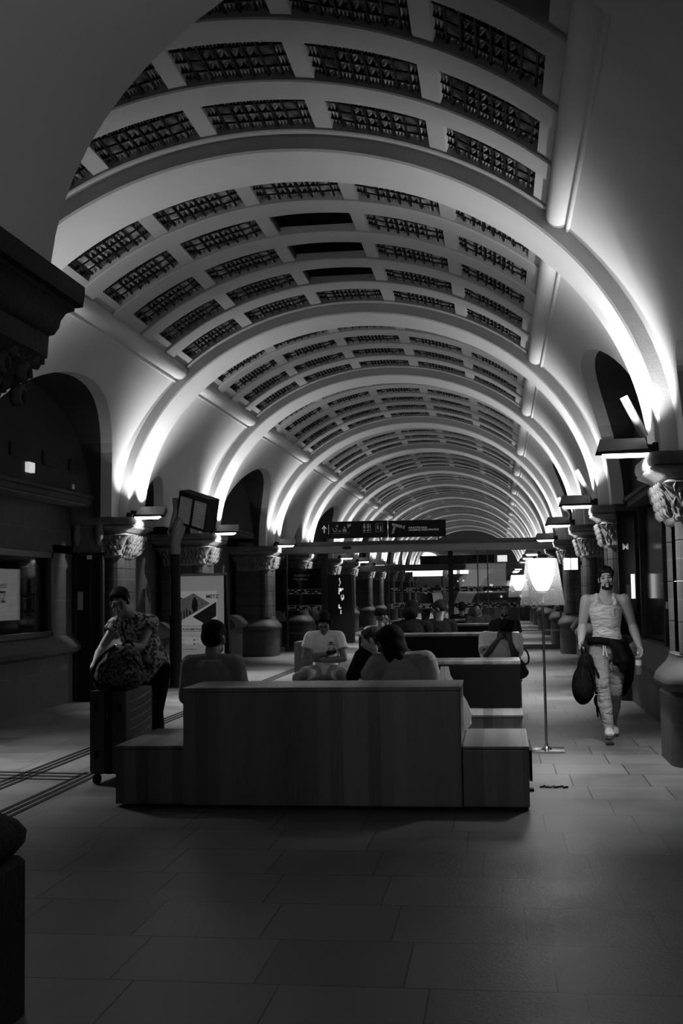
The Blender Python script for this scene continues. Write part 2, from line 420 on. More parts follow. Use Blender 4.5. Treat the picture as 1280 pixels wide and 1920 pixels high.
# cornice shelf on the left carrying the upper wall, string course on the right
bm = B(); box(bm, -7.0, -5.93, 4.4, 86, 2.90, 2.985, 0.01); box(bm, -7.0, -5.90, 4.4, 86, 2.985, 3.03, 0.01)
tag(obj('trim_30', bm, 'stone', smooth=False), kind='structure')
bm = B(); box(bm, 1.78, 2.4, 2, 86, 2.66, 2.74, 0.01); box(bm, 1.74, 2.4, 2, 86, 2.74, 2.79, 0.01)
tag(obj('trim_31', bm, 'stone', smooth=False), kind='structure')
# end wall with lit arched windows
bm = B(); box(bm, -8, 5, 86, 86.3, 0, 8); tag(obj('wall_end', bm, 'ceiling', smooth=False), kind='structure')
def arched(bm, x, w_, z0, z1, y, th=0.06):
    pts = [(x-w_/2, z0), (x+w_/2, z0)] + [(x+w_/2*math.cos(PI*i/12), z1-w_/2+w_/2*math.sin(PI*i/12)) for i in range(13)]
    prism(bm, pts, y-th, y)
for i, (x, z) in enumerate(((-3.35, 4.05), (-2.5, 4.05), (-1.55, 3.75))):
    bm = B(); arched(bm, x, 0.6, 2.6, z, 85.95); tag(obj('window_%d' % (i+1), bm, 'sign_light'), kind='structure')
bm = B(); arched(bm, -5.2, 2.3, 3.0, 4.4, 85.95); tag(obj('window_4', bm, 'sign_light'), kind='structure')
# ---------------------------------------------------------------- prismatic glass panels in the vault
bmg = B(); W_, H_ = 0.96, 0.74
def ridge(bm, x0, x1, y0, y1, n, along_y, h=0.035):
    for i in range(n):
        if along_y:
            a = x0+(x1-x0)*i/n; b = x0+(x1-x0)*(i+1)/n; c = (a+b)/2
            v = [bm.verts.new(p) for p in ((a, y0, 0), (c, y0, -h), (b, y0, 0), (a, y1, 0), (c, y1, -h), (b, y1, 0))]
        else:
            a = y0+(y1-y0)*i/n; b = y0+(y1-y0)*(i+1)/n; c = (a+b)/2
            v = [bm.verts.new(p) for p in ((x0, a, 0), (x0, c, -h), (x0, b, 0), (x1, a, 0), (x1, c, -h), (x1, b, 0))]
        bm.faces.new((v[0], v[1], v[4], v[3])); bm.faces.new((v[1], v[2], v[5], v[4]))
def pyr(bm, x0, x1, y0, y1, h=0.05):
    c = bm.verts.new(((x0*0.35+x1*0.65), (y0+y1)/2, -h)); v = [bm.verts.new(p) for p in ((x0, y0, 0), (x1, y0, 0), (x1, y1, 0), (x0, y1, 0))]
    for i in range(4): bm.faces.new((v[i], v[(i+1) % 4], c))
nx, ny = 8, 4
for i in range(nx):
    for j in range(ny):
        x0 = -W_/2+W_*i/nx; x1 = x0+W_/nx; y0 = -H_/2+H_*j/ny; y1 = y0+H_/ny
        if i in (0, 7): ridge(bmg, x0, x1, y0, y1, 4, True)
        elif j in (0, 3) and i in (1, 6):
            for a in range(2):
                for b in range(2): pyr(bmg, x0+a*(x1-x0)/2, x0+(a+1)*(x1-x0)/2, y0+b*(y1-y0)/2, y0+(b+1)*(y1-y0)/2)
        elif i in (1, 6): ridge(bmg, x0, x1, y0, y1, 5, False)
        elif j == 3: ridge(bmg, x0, x1, y0, y1, 4, True)
        elif j == 0: ridge(bmg, x0, x1, y0, y1, 4, True)
        else:
            for a in range(2):
                for b in range(2): pyr(bmg, x0+a*(x1-x0)/2, x0+(a+1)*(x1-x0)/2, y0+b*(y1-y0)/2, y0+(b+1)*(y1-y0)/2)
M['prism_glass'] = mat('prismatic_glass', 0.06, 0.15, 0.9, 9.0, spec=1.0, g2=0.5)
pg = obj('prismatic_glass_panel', bmg, 'prism_glass', smooth=False)
bml = B()
for i in range(nx+1):
    x = -W_/2+W_*i/nx; box(bml, x-0.007, x+0.007, -H_/2, H_/2, -0.045, 0.02)
for j in range(ny+1):
    y = -H_/2+H_*j/ny; box(bml, -W_/2, W_/2, y-0.007, y+0.007, -0.045, 0.02)
lead = obj('glazing_bars', bml, 'black', pg, smooth=False)
bmh = B()
for a in ((-W_/2, -W_/2+0.03, -H_/2, H_/2), (W_/2-0.03, W_/2, -H_/2, H_/2), (-W_/2, W_/2, -H_/2, -H_/2+0.03), (-W_/2, W_/2, H_/2-0.03, H_/2)): box(bmh, *a, -0.04, 0.1)
hatch = obj('open_ceiling_hatch', bmh, 'stone_dark', smooth=False)
bmh = B(); box(bmh, -W_/2, W_/2, -H_/2, H_/2, 0.01, 0.03); obj('backing', bmh, 'void', hatch, smooth=False)
ordn = ['first', 'second', 'third', 'fourth', 'fifth']
coln = ['far left', 'left of centre', 'crown', 'right of centre', 'far right']
arch_nm = ['nearest', 'second', 'third', 'fourth', 'fifth', 'sixth', 'seventh', 'eighth']
used_p = used_h = False
for k, (ya, yb, wide, rows) in enumerate(bays[:8]):
    pitch = (yb-ya)/rows
    for r in range(rows):
        if k == 0 and r == 0: continue
        for c, t in enumerate(cell_c):
            is_h = (k == 1 and c == 2 and r in (1, 2, 3))
            src = hatch if is_h else pg
            first = (not used_h) if is_h else (not used_p)
            if first: o = src
            else:
                o = src.copy(); C.objects.link(o)
                for ch in src.children:
                    d = ch.copy(); C.objects.link(d); d.parent = o
            if is_h: used_h = True
            else: used_p = True
            x, z = ell(t, 0.085); o.location = (x, ya+(r+0.5)*pitch+0.10, z)
            tx = Vector((-SA*math.sin(t), 0, SB*math.cos(t))).normalized()*-1
            o.rotation_euler = (0, -math.atan2(tx.z, tx.x), 0)
            o.scale = (1.0, pitch*0.70/H_, 1.0)
            where = ('before the nearest full arch' if k == 0 else 'just past the %s full arch' % arch_nm[k-1])
            if is_h: tag(o, 'black open coffer without glass at the crown, %s row %s' % (ordn[r], where), 'ceiling panel', 'open coffers at the crown')
            else: tag(o, 'dark prismatic glass panel, %s column, %s row %s' % (coln[c], ordn[r], where), 'ceiling panel', 'glass panels of the vault')
# ---------------------------------------------------------------- columns
def rrect(cx_, cyy, z, hx, hy, r, n=5):
    P = []
    for (sx_, sy_, a0) in ((1, 1, 0), (-1, 1, PI/2), (-1, -1, PI), (1, -1, 1.5*PI)):
        for i in range(n+1):
            a = a0 + PI/2*i/n; P.append((cx_+sx_*(hx-r)+r*math.cos(a), cyy+sy_*(hy-r)+r*math.sin(a), z))
    return P
def make_column():
    t = thing('stone_column', 'x', 'column')
    # local: +x is towards the hall, origin on the floor at the pier centre
    bm = B(); ring_loft(bm, [rrect(0, 0, z, h, h+0.02, r) for z, h, r in ((0, 0.52, 0.25), (0.60, 0.52, 0.25), (0.635, 0.50, 0.24))]); obj('plinth', bm, 'blocks', t, angle=25)
    bm = B(); ring_loft(bm, [rrect(0, 0, z, h, h, 0.22) for z, h in ((0.635, 0.50), (0.66, 0.545), (0.71, 0.565), (0.77, 0.55), (0.83, 0.50), (0.88, 0.46), (0.93, 0.435), (0.95, 0.44), (0.965, 0.42))]); obj('base', bm, 'blocks', t, angle=60)
    bm = B()
    for z0_, z1_ in ((0.965, 1.24), (1.247, 1.60), (1.607, 1.96), (1.967, 2.12)):
        ring_loft(bm, [rrect(-0.05, 0, z, 0.45-0.02, 0.42, 0.05, 3) for z in (z0_, z1_)])
        for yy in (-0.28, 0.28):
            lathe(bm, [(0.165, z0_), (0.165, z1_)], 20, (0.25, yy, 0))
        ring_loft(bm, [rrect(-0.05, 0, z, 0.43, 0.30, 0.03, 3) for z in (z0_, z1_)])
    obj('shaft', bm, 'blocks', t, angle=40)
    bm = B(); ring_loft(bm, [rrect(-0.02, 0, z, h, h, 0.14) for z, h in ((2.10, 0.40), (2.12, 0.43), (2.16, 0.45), (2.18, 0.44), (2.3, 0.46), (2.42, 0.52), (2.46, 0.56), (2.475, 0.50), (2.50, 0.50))])
    cap = obj('capital', bm, 'cap_stone', t, angle=60)
    bm = B(); rnd = random.Random(3)
    for face in range(3):       # carved leaves on three faces
        for i in range(11):
            u = -0.38+0.076*i
            for j in range(4):
                zz = 2.17+0.072*j+rnd.uniform(-0.01, 0.01); d = 0.445+0.022*j; uu = u + (0.05 if j % 2 else 0)
                if face == 0: p = (d, uu, zz); q = (d+0.05, uu+rnd.uniform(-.03, .03), zz+0.08)
                elif face == 1: p = (uu, -d, zz); q = (uu+rnd.uniform(-.03, .03), -d-0.05, zz+0.08)
                else: p = (uu, d, zz); q = (uu, d+0.05, zz+0.08)
                tube(bm, [p, ((p[0]+q[0])/2*1.01, (p[1]+q[1])/2*1.01, (p[2]+q[2])/2), q], [0.012, 0.024, 0.006], 5)
    obj('carved_leaves', bm, 'cap_stone', cap, angle=60)
    bm = B(); ring_loft(bm, [rrect(-0.02, 0, z, h, h-0.02, 0.10) for z, h in ((2.50, 0.52), (2.51, 0.545), (2.53, 0.56), (2.56, 0.62), (2.58, 0.65), (2.595, 0.655), (2.60, 0.63), (2.62, 0.66), (2.66, 0.67), (2.72, 0.66))]); obj('abacus', bm, 'cap_stone', t, angle=50)
    # uplighter and narrow downlight on the capital corner
    u = obj('uplight_spot', (lambda b: (tube(b, [(0.60, 0.17, 2.72), (0.62, 0.17, 2.79)], 0.06, 14), tube(b, [(0.57, -0.47, 2.72), (0.58, -0.47, 2.79)], 0.05, 14), b)[2])(B()), 'black', t)
    return t
def make_lum():
    t = thing('wall_luminaire', 'x', 'light fixture')
    # local +x towards the hall; origin at the mounting point on the capital
    bm = B()
    top = 0.17
    v = [(0.22, -0.19, 0.0), (0.66, -0.19, 0.0), (0.66, -0.19, 0.03), (0.30, -0.19, 0.05)]
    ring_loft(bm, [[(0.20, -0.20, 0.0), (0.72, -0.20, 0.0), (0.70, -0.20, 0.035), (0.26, -0.20, 0.05)], [(0.20, 0.16, 0.10), (0.66, 0.16, 0.10), (0.64, 0.16, 0.19), (0.24, 0.16, 0.19)]])
    obj('housing', bm, 'black', t, smooth=False)
    bm = B(); ring_loft(bm, [[(0.29, -0.215, -0.03), (0.62, -0.215, -0.03), (0.66, -0.205, 0.01), (0.25, -0.205, 0.01)], [(0.27, -0.04, 0.02), (0.64, -0.04, 0.02), (0.64, -0.04, 0.035), (0.27, -0.04, 0.035)]]); obj('lens', bm, 'lens', t, smooth=False)
    bm = B(); tube(bm, [(0.0, 0, -0.01), (0.0, 0.02, 0.05), (0.12, 0, 0.06), (0.24, 0, 0.08)], 0.035, 8); box(bm, 0.04, 0.2, -0.07, 0.07, 0.0, 0.12, 0.01); obj('bracket', bm, 'black', t)
    return t
col0 = make_column(); lum0 = make_lum()
def copy_tree(o, parent=None):
    c = o.copy(); C.objects.link(c)
    if parent: c.parent = parent
    for ch in o.children: copy_tree(ch, c)
    return c
first = True
NL = len(RIBS)
words = ['nearest', 'second', 'third', 'fourth', 'fifth', 'sixth', 'seventh', 'eighth', 'ninth', 'tenth', 'eleventh', 'twelfth', 'thirteenth', 'fourteenth']
for k, y in enumerate(RIBS):
    for side, sgn in (('left', -1), ('right', 1)):
        if k == 0: continue
        if side == 'left' and k == 1 and False: continue
        nm = words[k-1]
        t = col0 if first else copy_tree(col0)
        t.location = (CX+sgn*4.00, y+RW/2, 0); t.rotation_euler = (0, 0, 0 if sgn < 0 else PI)
        vis = k if side == 'right' else k-1
        tag(t, 'engaged stone column with lit carved capital, %s on the %s side' % (words[max(vis, 1)-1] if side == 'left' and k > 1 else ('hidden nearest' if side == 'left' else words[k-1]), side), 'column', 'stone columns along the %s wall' % side)
        l = lum0 if first else copy_tree(lum0)
        l.location = (CX+sgn*(3.62 if not (k == 1 and sgn < 0) else 3.9), y+0.20, 2.72); l.rotation_euler = (0, 0, 0 if sgn < 0 else PI)
        if sgn > 0: l.scale = (1, -1, 1)
        tag(l, 'black wedge-shaped luminaire with a glowing slot on the %s %s column' % (words[max(vis, 1)-1] if side == 'left' and k > 1 else ('hidden nearest' if side == 'left' else words[k-1]), side), 'light fixture', 'wedge luminaires on the %s columns' % side)
        first = False
        far = y > 42
        px = CX+sgn*(RA-0.30)
        ux = CX+sgn*(RA-0.27)
        light('uplight_beam', 'SPOT', (ux, y+0.60, 2.84), UP_W, (-sgn*0.02, 0.0, 1), 0.03, spot=math.radians(120), blend=1.0)
        light('uplight_wash', 'SPOT', (CX+sgn*(RA-0.22), y-0.08, 2.84), UP_W*0.48, (0, 0, 1), 0.03, spot=math.radians(110), blend=1.0)
        dl = light('floor_downlight', 'AREA', (CX+sgn*3.12, y+0.07, 2.67), DOWN_W*(0.55 if (k == 1 and sgn < 0) else (0.6 if k == 1 else 1.0)), (-sgn*(0.2 if k == 1 else 0.5), 0.0, -1), 0.34, 0.12)
        dl.data.spread = math.radians(105)
        if y < 60:
            light('capital_spot', 'SPOT', (CX+sgn*2.98, y+0.16, 2.655), CAP_W, (sgn*0.72, 0.10, -0.42), 0.02, spot=math.radians(82), blend=0.35)
for k, (y, nm) in enumerate(((10.43, 'nearest'), (16.87, 'second'), (21.92, 'third'))):
    bm = B(); tube(bm, [(1.33, y+0.2, 2.90), (1.15, y+0.15, 3.26)], 0.038, 12)
    tag(obj('reflector_tube', bm, 'grey'), 'pale slanting tube rising above the %s right luminaire' % nm, 'light fixture', 'slanting tubes on the right')
# ---------------------------------------------------------------- near left pier and its arch
bm = B(); a_, b_ = 2.0, 1.456; xc = 0.315; n = 40
rings = []
for i in range(n+1):
    t = PI*(1-i/n); x, z = xc+a_*math.cos(t), 2.72+b_*math.sin(t)
    xo, zo = xc+(a_+1.2)*math.cos(t), 2.72+(b_+1.2)*math.sin(t)
    rings.append([(x, 4.22, z), (xo, 4.22, zo), (xo, 1.2, zo), (x, 1.2, z)])
ring_loft(bm, rings); tag(obj('trim_40', bm, 'plaster', angle=60), kind='structure')
t = thing('foreground_pier', 'dark massive stone pier with carved capital and pedestal at the left edge', 'column', (-2.35, 3.72, 0))
bm = B(); ring_loft(bm, [rrect(0, 0, z, h, h, 0.03, 2) for z, h in ((0, 0.56), (0.56, 0.56), (0.58, 0.545))]); obj('plinth', bm, 'stone_dark', t, angle=30)
bm = B(); ring_loft(bm, [rrect(0, 0, z, h, h, 0.12) for z, h in ((0.58, 0.50), (0.60, 0.55), (0.64, 0.58), (0.68, 0.585), (0.72, 0.56), (0.76, 0.50), (0.79, 0.40), (0.82, 0.38))]); obj('base', bm, 'stone_dark', t, angle=60)
bm = B(); ring_loft(bm, [rrect(0, 0, z, 0.40, 0.36, 0.1) for z in (0.82, 2.2)]); obj('shaft', bm, 'stone_dark', t)
bm = B(); ring_loft(bm, [rrect(0, 0, z, h, h-0.1, 0.06, 3) for z, h in ((2.16, 0.41), (2.19, 0.44), (2.22, 0.42), (2.27, 0.46), (2.33, 0.54), (2.38, 0.60), (2.45, 0.62), (2.47, 0.655), (2.56, 0.66))])
cap = obj('capital', bm, 'stone', t, angle=50)
bm = B(); rnd = random.Random(5)
for s_ in (0, 1):
    for i in range(5):
        u = -0.34+0.17*i
        for j in range(4):
            zz = 2.24+0.07*j; d = (0.44, 0.53, 0.59, 0.60)[j]
            pts = []
            for q in range(9):
                a = q/8*1.7*PI; r_ = 0.05*(1-q/11)
                uu, vv = u+r_*math.cos(a)+(0.08 if j % 2 else 0), zz+r_*math.sin(a)
                pts.append((d+0.02, uu*1.15, vv) if s_ == 0 else (uu*1.3, -d+0.08, vv))
            tube(bm, pts, [0.012+0.012*math.sin(q/8*PI) for q in range(9)], 6)
obj('carved_scrolls', bm, 'stone', cap, angle=60)
bm = B(); ring_loft(bm, [rrect(0.0, 0, z, h, h-0.14, 0.03, 2) for z, h in ((2.545, 0.65), (2.56, 0.68), (2.59, 0.695), (2.62, 0.70), (2.65, 0.715), (2.665, 0.74), (2.68, 0.735), (2.685, 0.765), (2.73, 0.77), (2.76, 0.77))]); obj('abacus', bm, 'stone_dark', t, angle=40)

light('arch_fill', 'SPOT', (1.5, 2.2, 2.7), 32.0, (-2.6, 1.4, 0.9), 0.1, spot=math.radians(100), blend=1.0)  # added fill, out of view, brightens the near arch
light('front_fill', 'AREA', (-1.2, -1.9, 2.2), 26.0, (0.0, 1.0, -0.12), 3.2, 1.6)  # added soft fill behind the camera for the bench fronts
# ---------------------------------------------------------------- benches
def bench_block(t, nm, x0, x1, y0, y1, z, m_='wood', parent=None):
    bm = B(); box(bm, x0, x1, y0, y1, 0.02, z, 0.008)
    return obj(nm, bm, m_, t, smooth=False)
def bench_top(t, nm, x0, x1, y0, y1, z, th=0.03, m_='wood'):
    bm = B(); box(bm, x0, x1, y0, y1, z-th, z, 0.008); return obj(nm, bm, m_, t, smooth=False)
t = thing('wooden_bench', 'large pale oak station bench in the foreground, its tall plank back facing the camera', 'bench', (-1.32, 8.38, 0), group='wooden benches in the middle of the hall')
bm = B(); box(bm, -1.0, 1.03, 0, 0.62, 0.02, 0.835, 0.01); obj('backrest', bm, 'wood', t, smooth=False)
bench_top(t, 'top_board', -1.005, 1.035, -0.005, 0.63, 0.868, 0.032)
bench_block(t, 'side_seat', -1.52, -1.003, 0.02, 1.10, 0.42); bench_top(t, 'side_seat_top', -1.525, -1.003, 0.015, 1.11, 0.445, 0.022)
bench_block(t, 'side_seat', 1.035, 1.50, 0.02, 1.08, 0.42); bench_top(t, 'side_seat_top', 1.035, 1.505, 0.015, 1.09, 0.445, 0.022)
bm = B(); box(bm, 1.505, 1.525, 0.15, 0.75, 0.18, 0.40, 0.005); obj('socket_panel', bm, 'black', t, smooth=False)
bench_block(t, 'seat', -1.0, 1.03, 0.64, 1.12, 0.42); bench_top(t, 'seat_top', -1.0, 1.03, 0.64, 1.12, 0.445, 0.022)
def far_bench(label, x0, x1, y0, y1, z, ysf, ysb, group='wooden benches in the middle of the hall', leather=True):
    xc = (x0+x1)/2; t = thing('wooden_bench', label, 'bench', (xc, y0, 0), group=group)
    a, b = x0-xc, x1-xc; d = y1-y0
    bench_block(t, 'backrest', a, b, 0, d, z-0.035)
    bench_top(t, 'top_board', a-0.005, b+0.005, -0.005, d+0.005, z, 0.034)
    bm = B(); box(bm, a, b, -0.03, -0.003, 0.44, z-0.036, 0.004); obj('back_cushion', bm, 'leather', t, smooth=False)
    bench_block(t, 'seat', a, b, ysf-y0, -0.005, 0.40); bench_top(t, 'seat_top', a, b+0.01, ysf-y0-0.01, -0.005, 0.43, 0.026)
    if ysb: bench_block(t, 'seat', a, b, d+0.01, ysb-y0, 0.40); bench_top(t, 'seat_top', a, b, d+0.01, ysb-y0+0.01, 0.43, 0.026)
    return t
far_bench('second wooden bench behind the foreground one, black padded back and lit top edge', -1.25, 0.18, 11.25, 11.85, 0.875, 10.65, 12.4)
b3 = far_bench('third long wooden bench, where the man in white and the bowed man sit', -1.85, 0.25, 15.35, 15.95, 0.985, 14.75, 16.5)
t = thing('wooden_bench', 'low wooden bench with a side block under the man in the white T-shirt', 'bench', (-2.3, 15.0, 0), group='wooden benches in the middle of the hall')
bench_block(t, 'seat', -0.33, 0.35, -0.3, 0.33, 0.40); bench_top(t, 'seat_top', -0.34, 0.36, -0.31, 0.33, 0.43, 0.026)
bench_block(t, 'backrest', -0.42, 0.13, 0.34, 0.75, 0.90)
far_bench('fourth wooden bench, dark, farther back by the bearded man', -1.11, 0.22, 20.3, 20.8, 0.97, 19.8, 21.3)
far_bench('fifth wooden bench, short dark one farthest back', -1.5, -0.3, 24.0, 24.5, 0.96, 23.5, None)
# ---------------------------------------------------------------- standing lamps
def lamp(loc, label, s=1.0, pw=LAMP_W):
    t = thing('standing_lamp', label, 'lamp', loc, group='tall standing lamps in the hall'); t.scale = (s, s, s)
    bm = B(); box(bm, -0.17, 0.17, -0.17, 0.17, 0.0, 0.018, 0.004); lathe(bm, [(0.06, 0.018), (0.035, 0.03), (0.02, 0.05), (0.013, 0.08)], 16); obj('base', bm, 'steel', t)
    bm = B(); tube(bm, [(0, 0, 0.05), (0, 0, 1.50)], 0.013, 12); obj('pole', bm, 'dark_steel', t)
    bm = B(); lathe(bm, [(0.013, 1.42), (0.02, 1.47), (0.05, 1.50), (0.06, 1.52)], 16); obj('socket', bm, 'grey', t)
    bm = B(); lathe(bm, [(0.215, 1.395), (0.150, 1.845)], 48, cap=False); obj('outer_shade', bm, 'outer_shade', t)
    bm = B(); lathe(bm, [(0.045, 1.535), (0.062, 1.55), (0.088, 1.60), (0.108, 1.66), (0.122, 1.73), (0.130, 1.79), (0.134, 1.845)], 40, cap=False)
    obj('inner_shade', bm, 'inner_shade', t)
    light('lamp_bulb', 'POINT', (loc[0], loc[1], loc[2]+1.72*s), pw*s*s, size=0.07)
    return t
lamp((0.415, 11.45, 0), 'tall steel lamp with a clear flared shade over a glowing one, near the walking man')
lamp((0.40, 24.3, 0), 'second identical steel lamp, far back, half hidden behind the near lamp shade')
# ---------------------------------------------------------------- tactile strips in the floor
M['strip'] = mat('dark_strip', 0.008, 0.8, spec=0.1)
def strips(label, pts, w_, gap, n, grp):
    t = thing('tactile_strip', label, 'floor strip', (pts[0][0], pts[0][1], 0), group=grp)
    a, b = Vector(pts[0]+(0,)), Vector(pts[1]+(0,)); d = (b-a).normalized(); q = Vector((-d.y, d.x, 0))
    for i in range(n):
        o = q*(i-(n-1)/2)*gap
        bm = B(); P = [o-q*w_/2, o+q*w_/2, o+q*w_/2+(b-a), o-q*w_/2+(b-a)]
        ring_loft(bm, [[(p.x, p.y, 0.0) for p in P], [(p.x, p.y, 0.004) for p in P]]); obj('guide_bar', bm, 'strip', t, smooth=False)
    return t
strips('long dark three-bar guide strip in the floor, running away beneath the woman', [(-4.12, 6.0), (-4.15, 29.0)], 0.040, 0.072, 3, 'guide strips in the floor')
strips('long dark three-bar guide strip in the floor, ending behind the suitcase', [(-3.52, 5.0), (-3.57, 10.0)], 0.040, 0.072, 3, 'guide strips in the floor')
strips('short dark three-bar strip crossing towards the left wall', [(-6.1, 10.0), (-3.62, 9.75)], 0.05, 0.16, 3, 'guide strips in the floor')
t = tag(obj('litter_scrap', (lambda b: (box(b, 0.17, 0.23, 9.17, 9.24, 0.0, 0.02, 0.006), b)[1])(B()), 'black'), 'small crumpled dark scrap on the tiles right of the foreground bench', 'litter')
bm = B()
for i in range(6): tube(bm, [(0.28+0.035*i, 9.34+0.02*math.sin(i*2), 0.006), (0.32+0.035*i, 9.36+0.02*math.cos(i*3), 0.010)], 0.008, 5)
tag(obj('torn_wrapper', bm, 'dark_steel'), 'thin torn wrapper lying just beyond the dark scrap on the tiles', 'litter')
# ---------------------------------------------------------------- glass partition with signs
PY = 30.9
t = thing('overhead_beam', 'dark horizontal metal beam spanning the hall above the glass doors', 'beam', (CX, PY, 0))
bm = B(); box(bm, -3.95, 3.9, -0.2, 0.25, 2.60, 2.88, 0.02); obj('casing', bm, 'beam', t, smooth=False)
bm = B(); box(bm, -3.95, 3.9, -0.24, 0.27, 2.80, 2.90, 0.01); obj('cover_strip', bm, 'frame', t, smooth=False)
bm = B(); lathe(bm, [(0.13, 0), (0.13, 0.02)], 20, (0, 0, 0)); o = obj('motion_sensor', bm, 'black', t); o.rotation_euler = (PI/2, 0, 0); o.location = (-1.95, -0.2, 2.73); o.scale = (1, 0.35, 1)
def sign(label, x0, x1, z0, z1, y, parts):
    t = thing('direction_sign', label, 'sign', ((x0+x1)/2, y, z0), group='black signs above the glass doors')
    bm = B(); box(bm, -(x1-x0)/2, (x1-x0)/2, -0.06, 0.06, 0, z1-z0, 0.008); obj('panel', bm, 'black', t, smooth=False)
    bm = B()
    for xx in (-(x1-x0)/2+0.2, (x1-x0)/2-0.2): box(bm, xx-0.02, xx+0.02, -0.02, 0.02, -0.09, 0.0)
    obj('mounting_feet', bm, 'frame', t, smooth=False)
    parts(t, x1-x0); return t
def flat(bm, pts, y=-0.064, th=0.003): prism(bm, pts, y-th, y)
def rectp(x0, x1, z0, z1): return [(x0, z0), (x1, z0), (x1, z1), (x0, z1)]
def disc(cx_, cz, r, n=12): return [(cx_+r*math.cos(2*PI*i/n), cz+r*math.sin(2*PI*i/n)) for i in range(n)]
def parts1(t, w_):
    bm = B(); x = -w_/2+0.13
    flat(bm, rectp(x-0.015, x+0.015, 0.15, 0.35)); flat(bm, [(x-0.07, 0.27), (x-0.05, 0.25), (x, 0.31), (x, 0.345)]); flat(bm, [(x+0.07, 0.27), (x, 0.345), (x, 0.31), (x+0.05, 0.25)])
    obj('arrow', bm, 'sign_text', t, smooth=False)
    bm = B(); flat(bm, rectp(x+0.115, x+0.125, 0.12, 0.37)); obj('divider', bm, 'sign_text', t, smooth=False)
    bm = B(); X = x+0.22      # seated waiting person
    flat(bm, disc(X+0.13, 0.33, 0.03)); flat(bm, [(X, 0.28), (X+0.02, 0.28), (X+0.05, 0.2), (X+0.12, 0.2), (X+0.12, 0.18), (X+0.03, 0.18)]); flat(bm, [(X+0.07, 0.28), (X+0.1, 0.28), (X+0.14, 0.22), (X+0.12, 0.21)]); flat(bm, disc(X+0.2, 0.19, 0.025)); flat(bm, rectp(X, X+0.23, 0.135, 0.142))
    X += 0.28                 # desk figure with speech bubble
    flat(bm, disc(X+0.05, 0.29, 0.026)); flat(bm, rectp(X, X+0.1, 0.17, 0.25)); flat(bm, [(X+0.13, 0.27), (X+0.22, 0.33), (X+0.22, 0.38), (X+0.12, 0.37)]); flat(bm, rectp(X-0.02, X+0.2, 0.135, 0.142))
    X += 0.55                 # toilets pictogram
    for dx in (0, 0.1):
        flat(bm, disc(X+dx+0.03, 0.36, 0.022)); flat(bm, rectp(X+dx, X+dx+0.06, 0.25, 0.33)); flat(bm, rectp(X+dx, X+dx+0.055, 0.17, 0.22))
    flat(bm, rectp(X+0.185, X+0.2, 0.17, 0.37)); flat(bm, rectp(X-0.01, X+0.22, 0.135, 0.142))
    X += 0.33                 # lift pictogram in a frame
    for r_ in ((0, 0.2, 0.37, 0.377), (0, 0.2, 0.15, 0.157), (0, 0.007, 0.15, 0.377), (0.193, 0.2, 0.15, 0.377)): flat(bm, rectp(X+r_[0], X+r_[1], r_[2], r_[3]))
    flat(bm, disc(X+0.06, 0.33, 0.016)); flat(bm, rectp(X+0.04, X+0.08, 0.22, 0.31)); flat(bm, disc(X+0.14, 0.3, 0.016)); flat(bm, rectp(X+0.12, X+0.16, 0.18, 0.28))
    obj('pictograms', bm, 'dim_text', t, smooth=False)
def parts2(t, w_):
    bm = B(); x = -w_/2+0.10
    flat(bm, [(x, 0.38), (x+0.28, 0.31), (x+0.26, 0.24), (x-0.0, 0.31)]); flat(bm, [(x+0.3, 0.30), (x+0.35, 0.31), (x+0.33, 0.22), (x+0.28, 0.23)]); flat(bm, [(x+0.04, 0.29), (x+0.1, 0.27), (x+0.06, 0.16), (x, 0.16)]); flat(bm, rectp(x-0.01, x+0.05, 0.1, 0.16))
    obj('camera_symbol', bm, 'dim_text', t, smooth=False)
    text('lettering', 'VOUS ÊTES DANS\nUN ESPACE VIDÉO PROTÉGÉ', 0.062, (x+0.44, -0.064, 0.225), (PI/2, 0, 0), 'sign_text', t)
sign('black hanging sign with an up arrow and white pictograms above the beam', -4.72, -2.90, 2.99, 3.44, PY-0.1, parts1)
sign('black sign reading VOUS ÊTES DANS UN ESPACE VIDÉO PROTÉGÉ', -2.87, -1.35, 2.985, 3.43, PY-0.1, parts2)
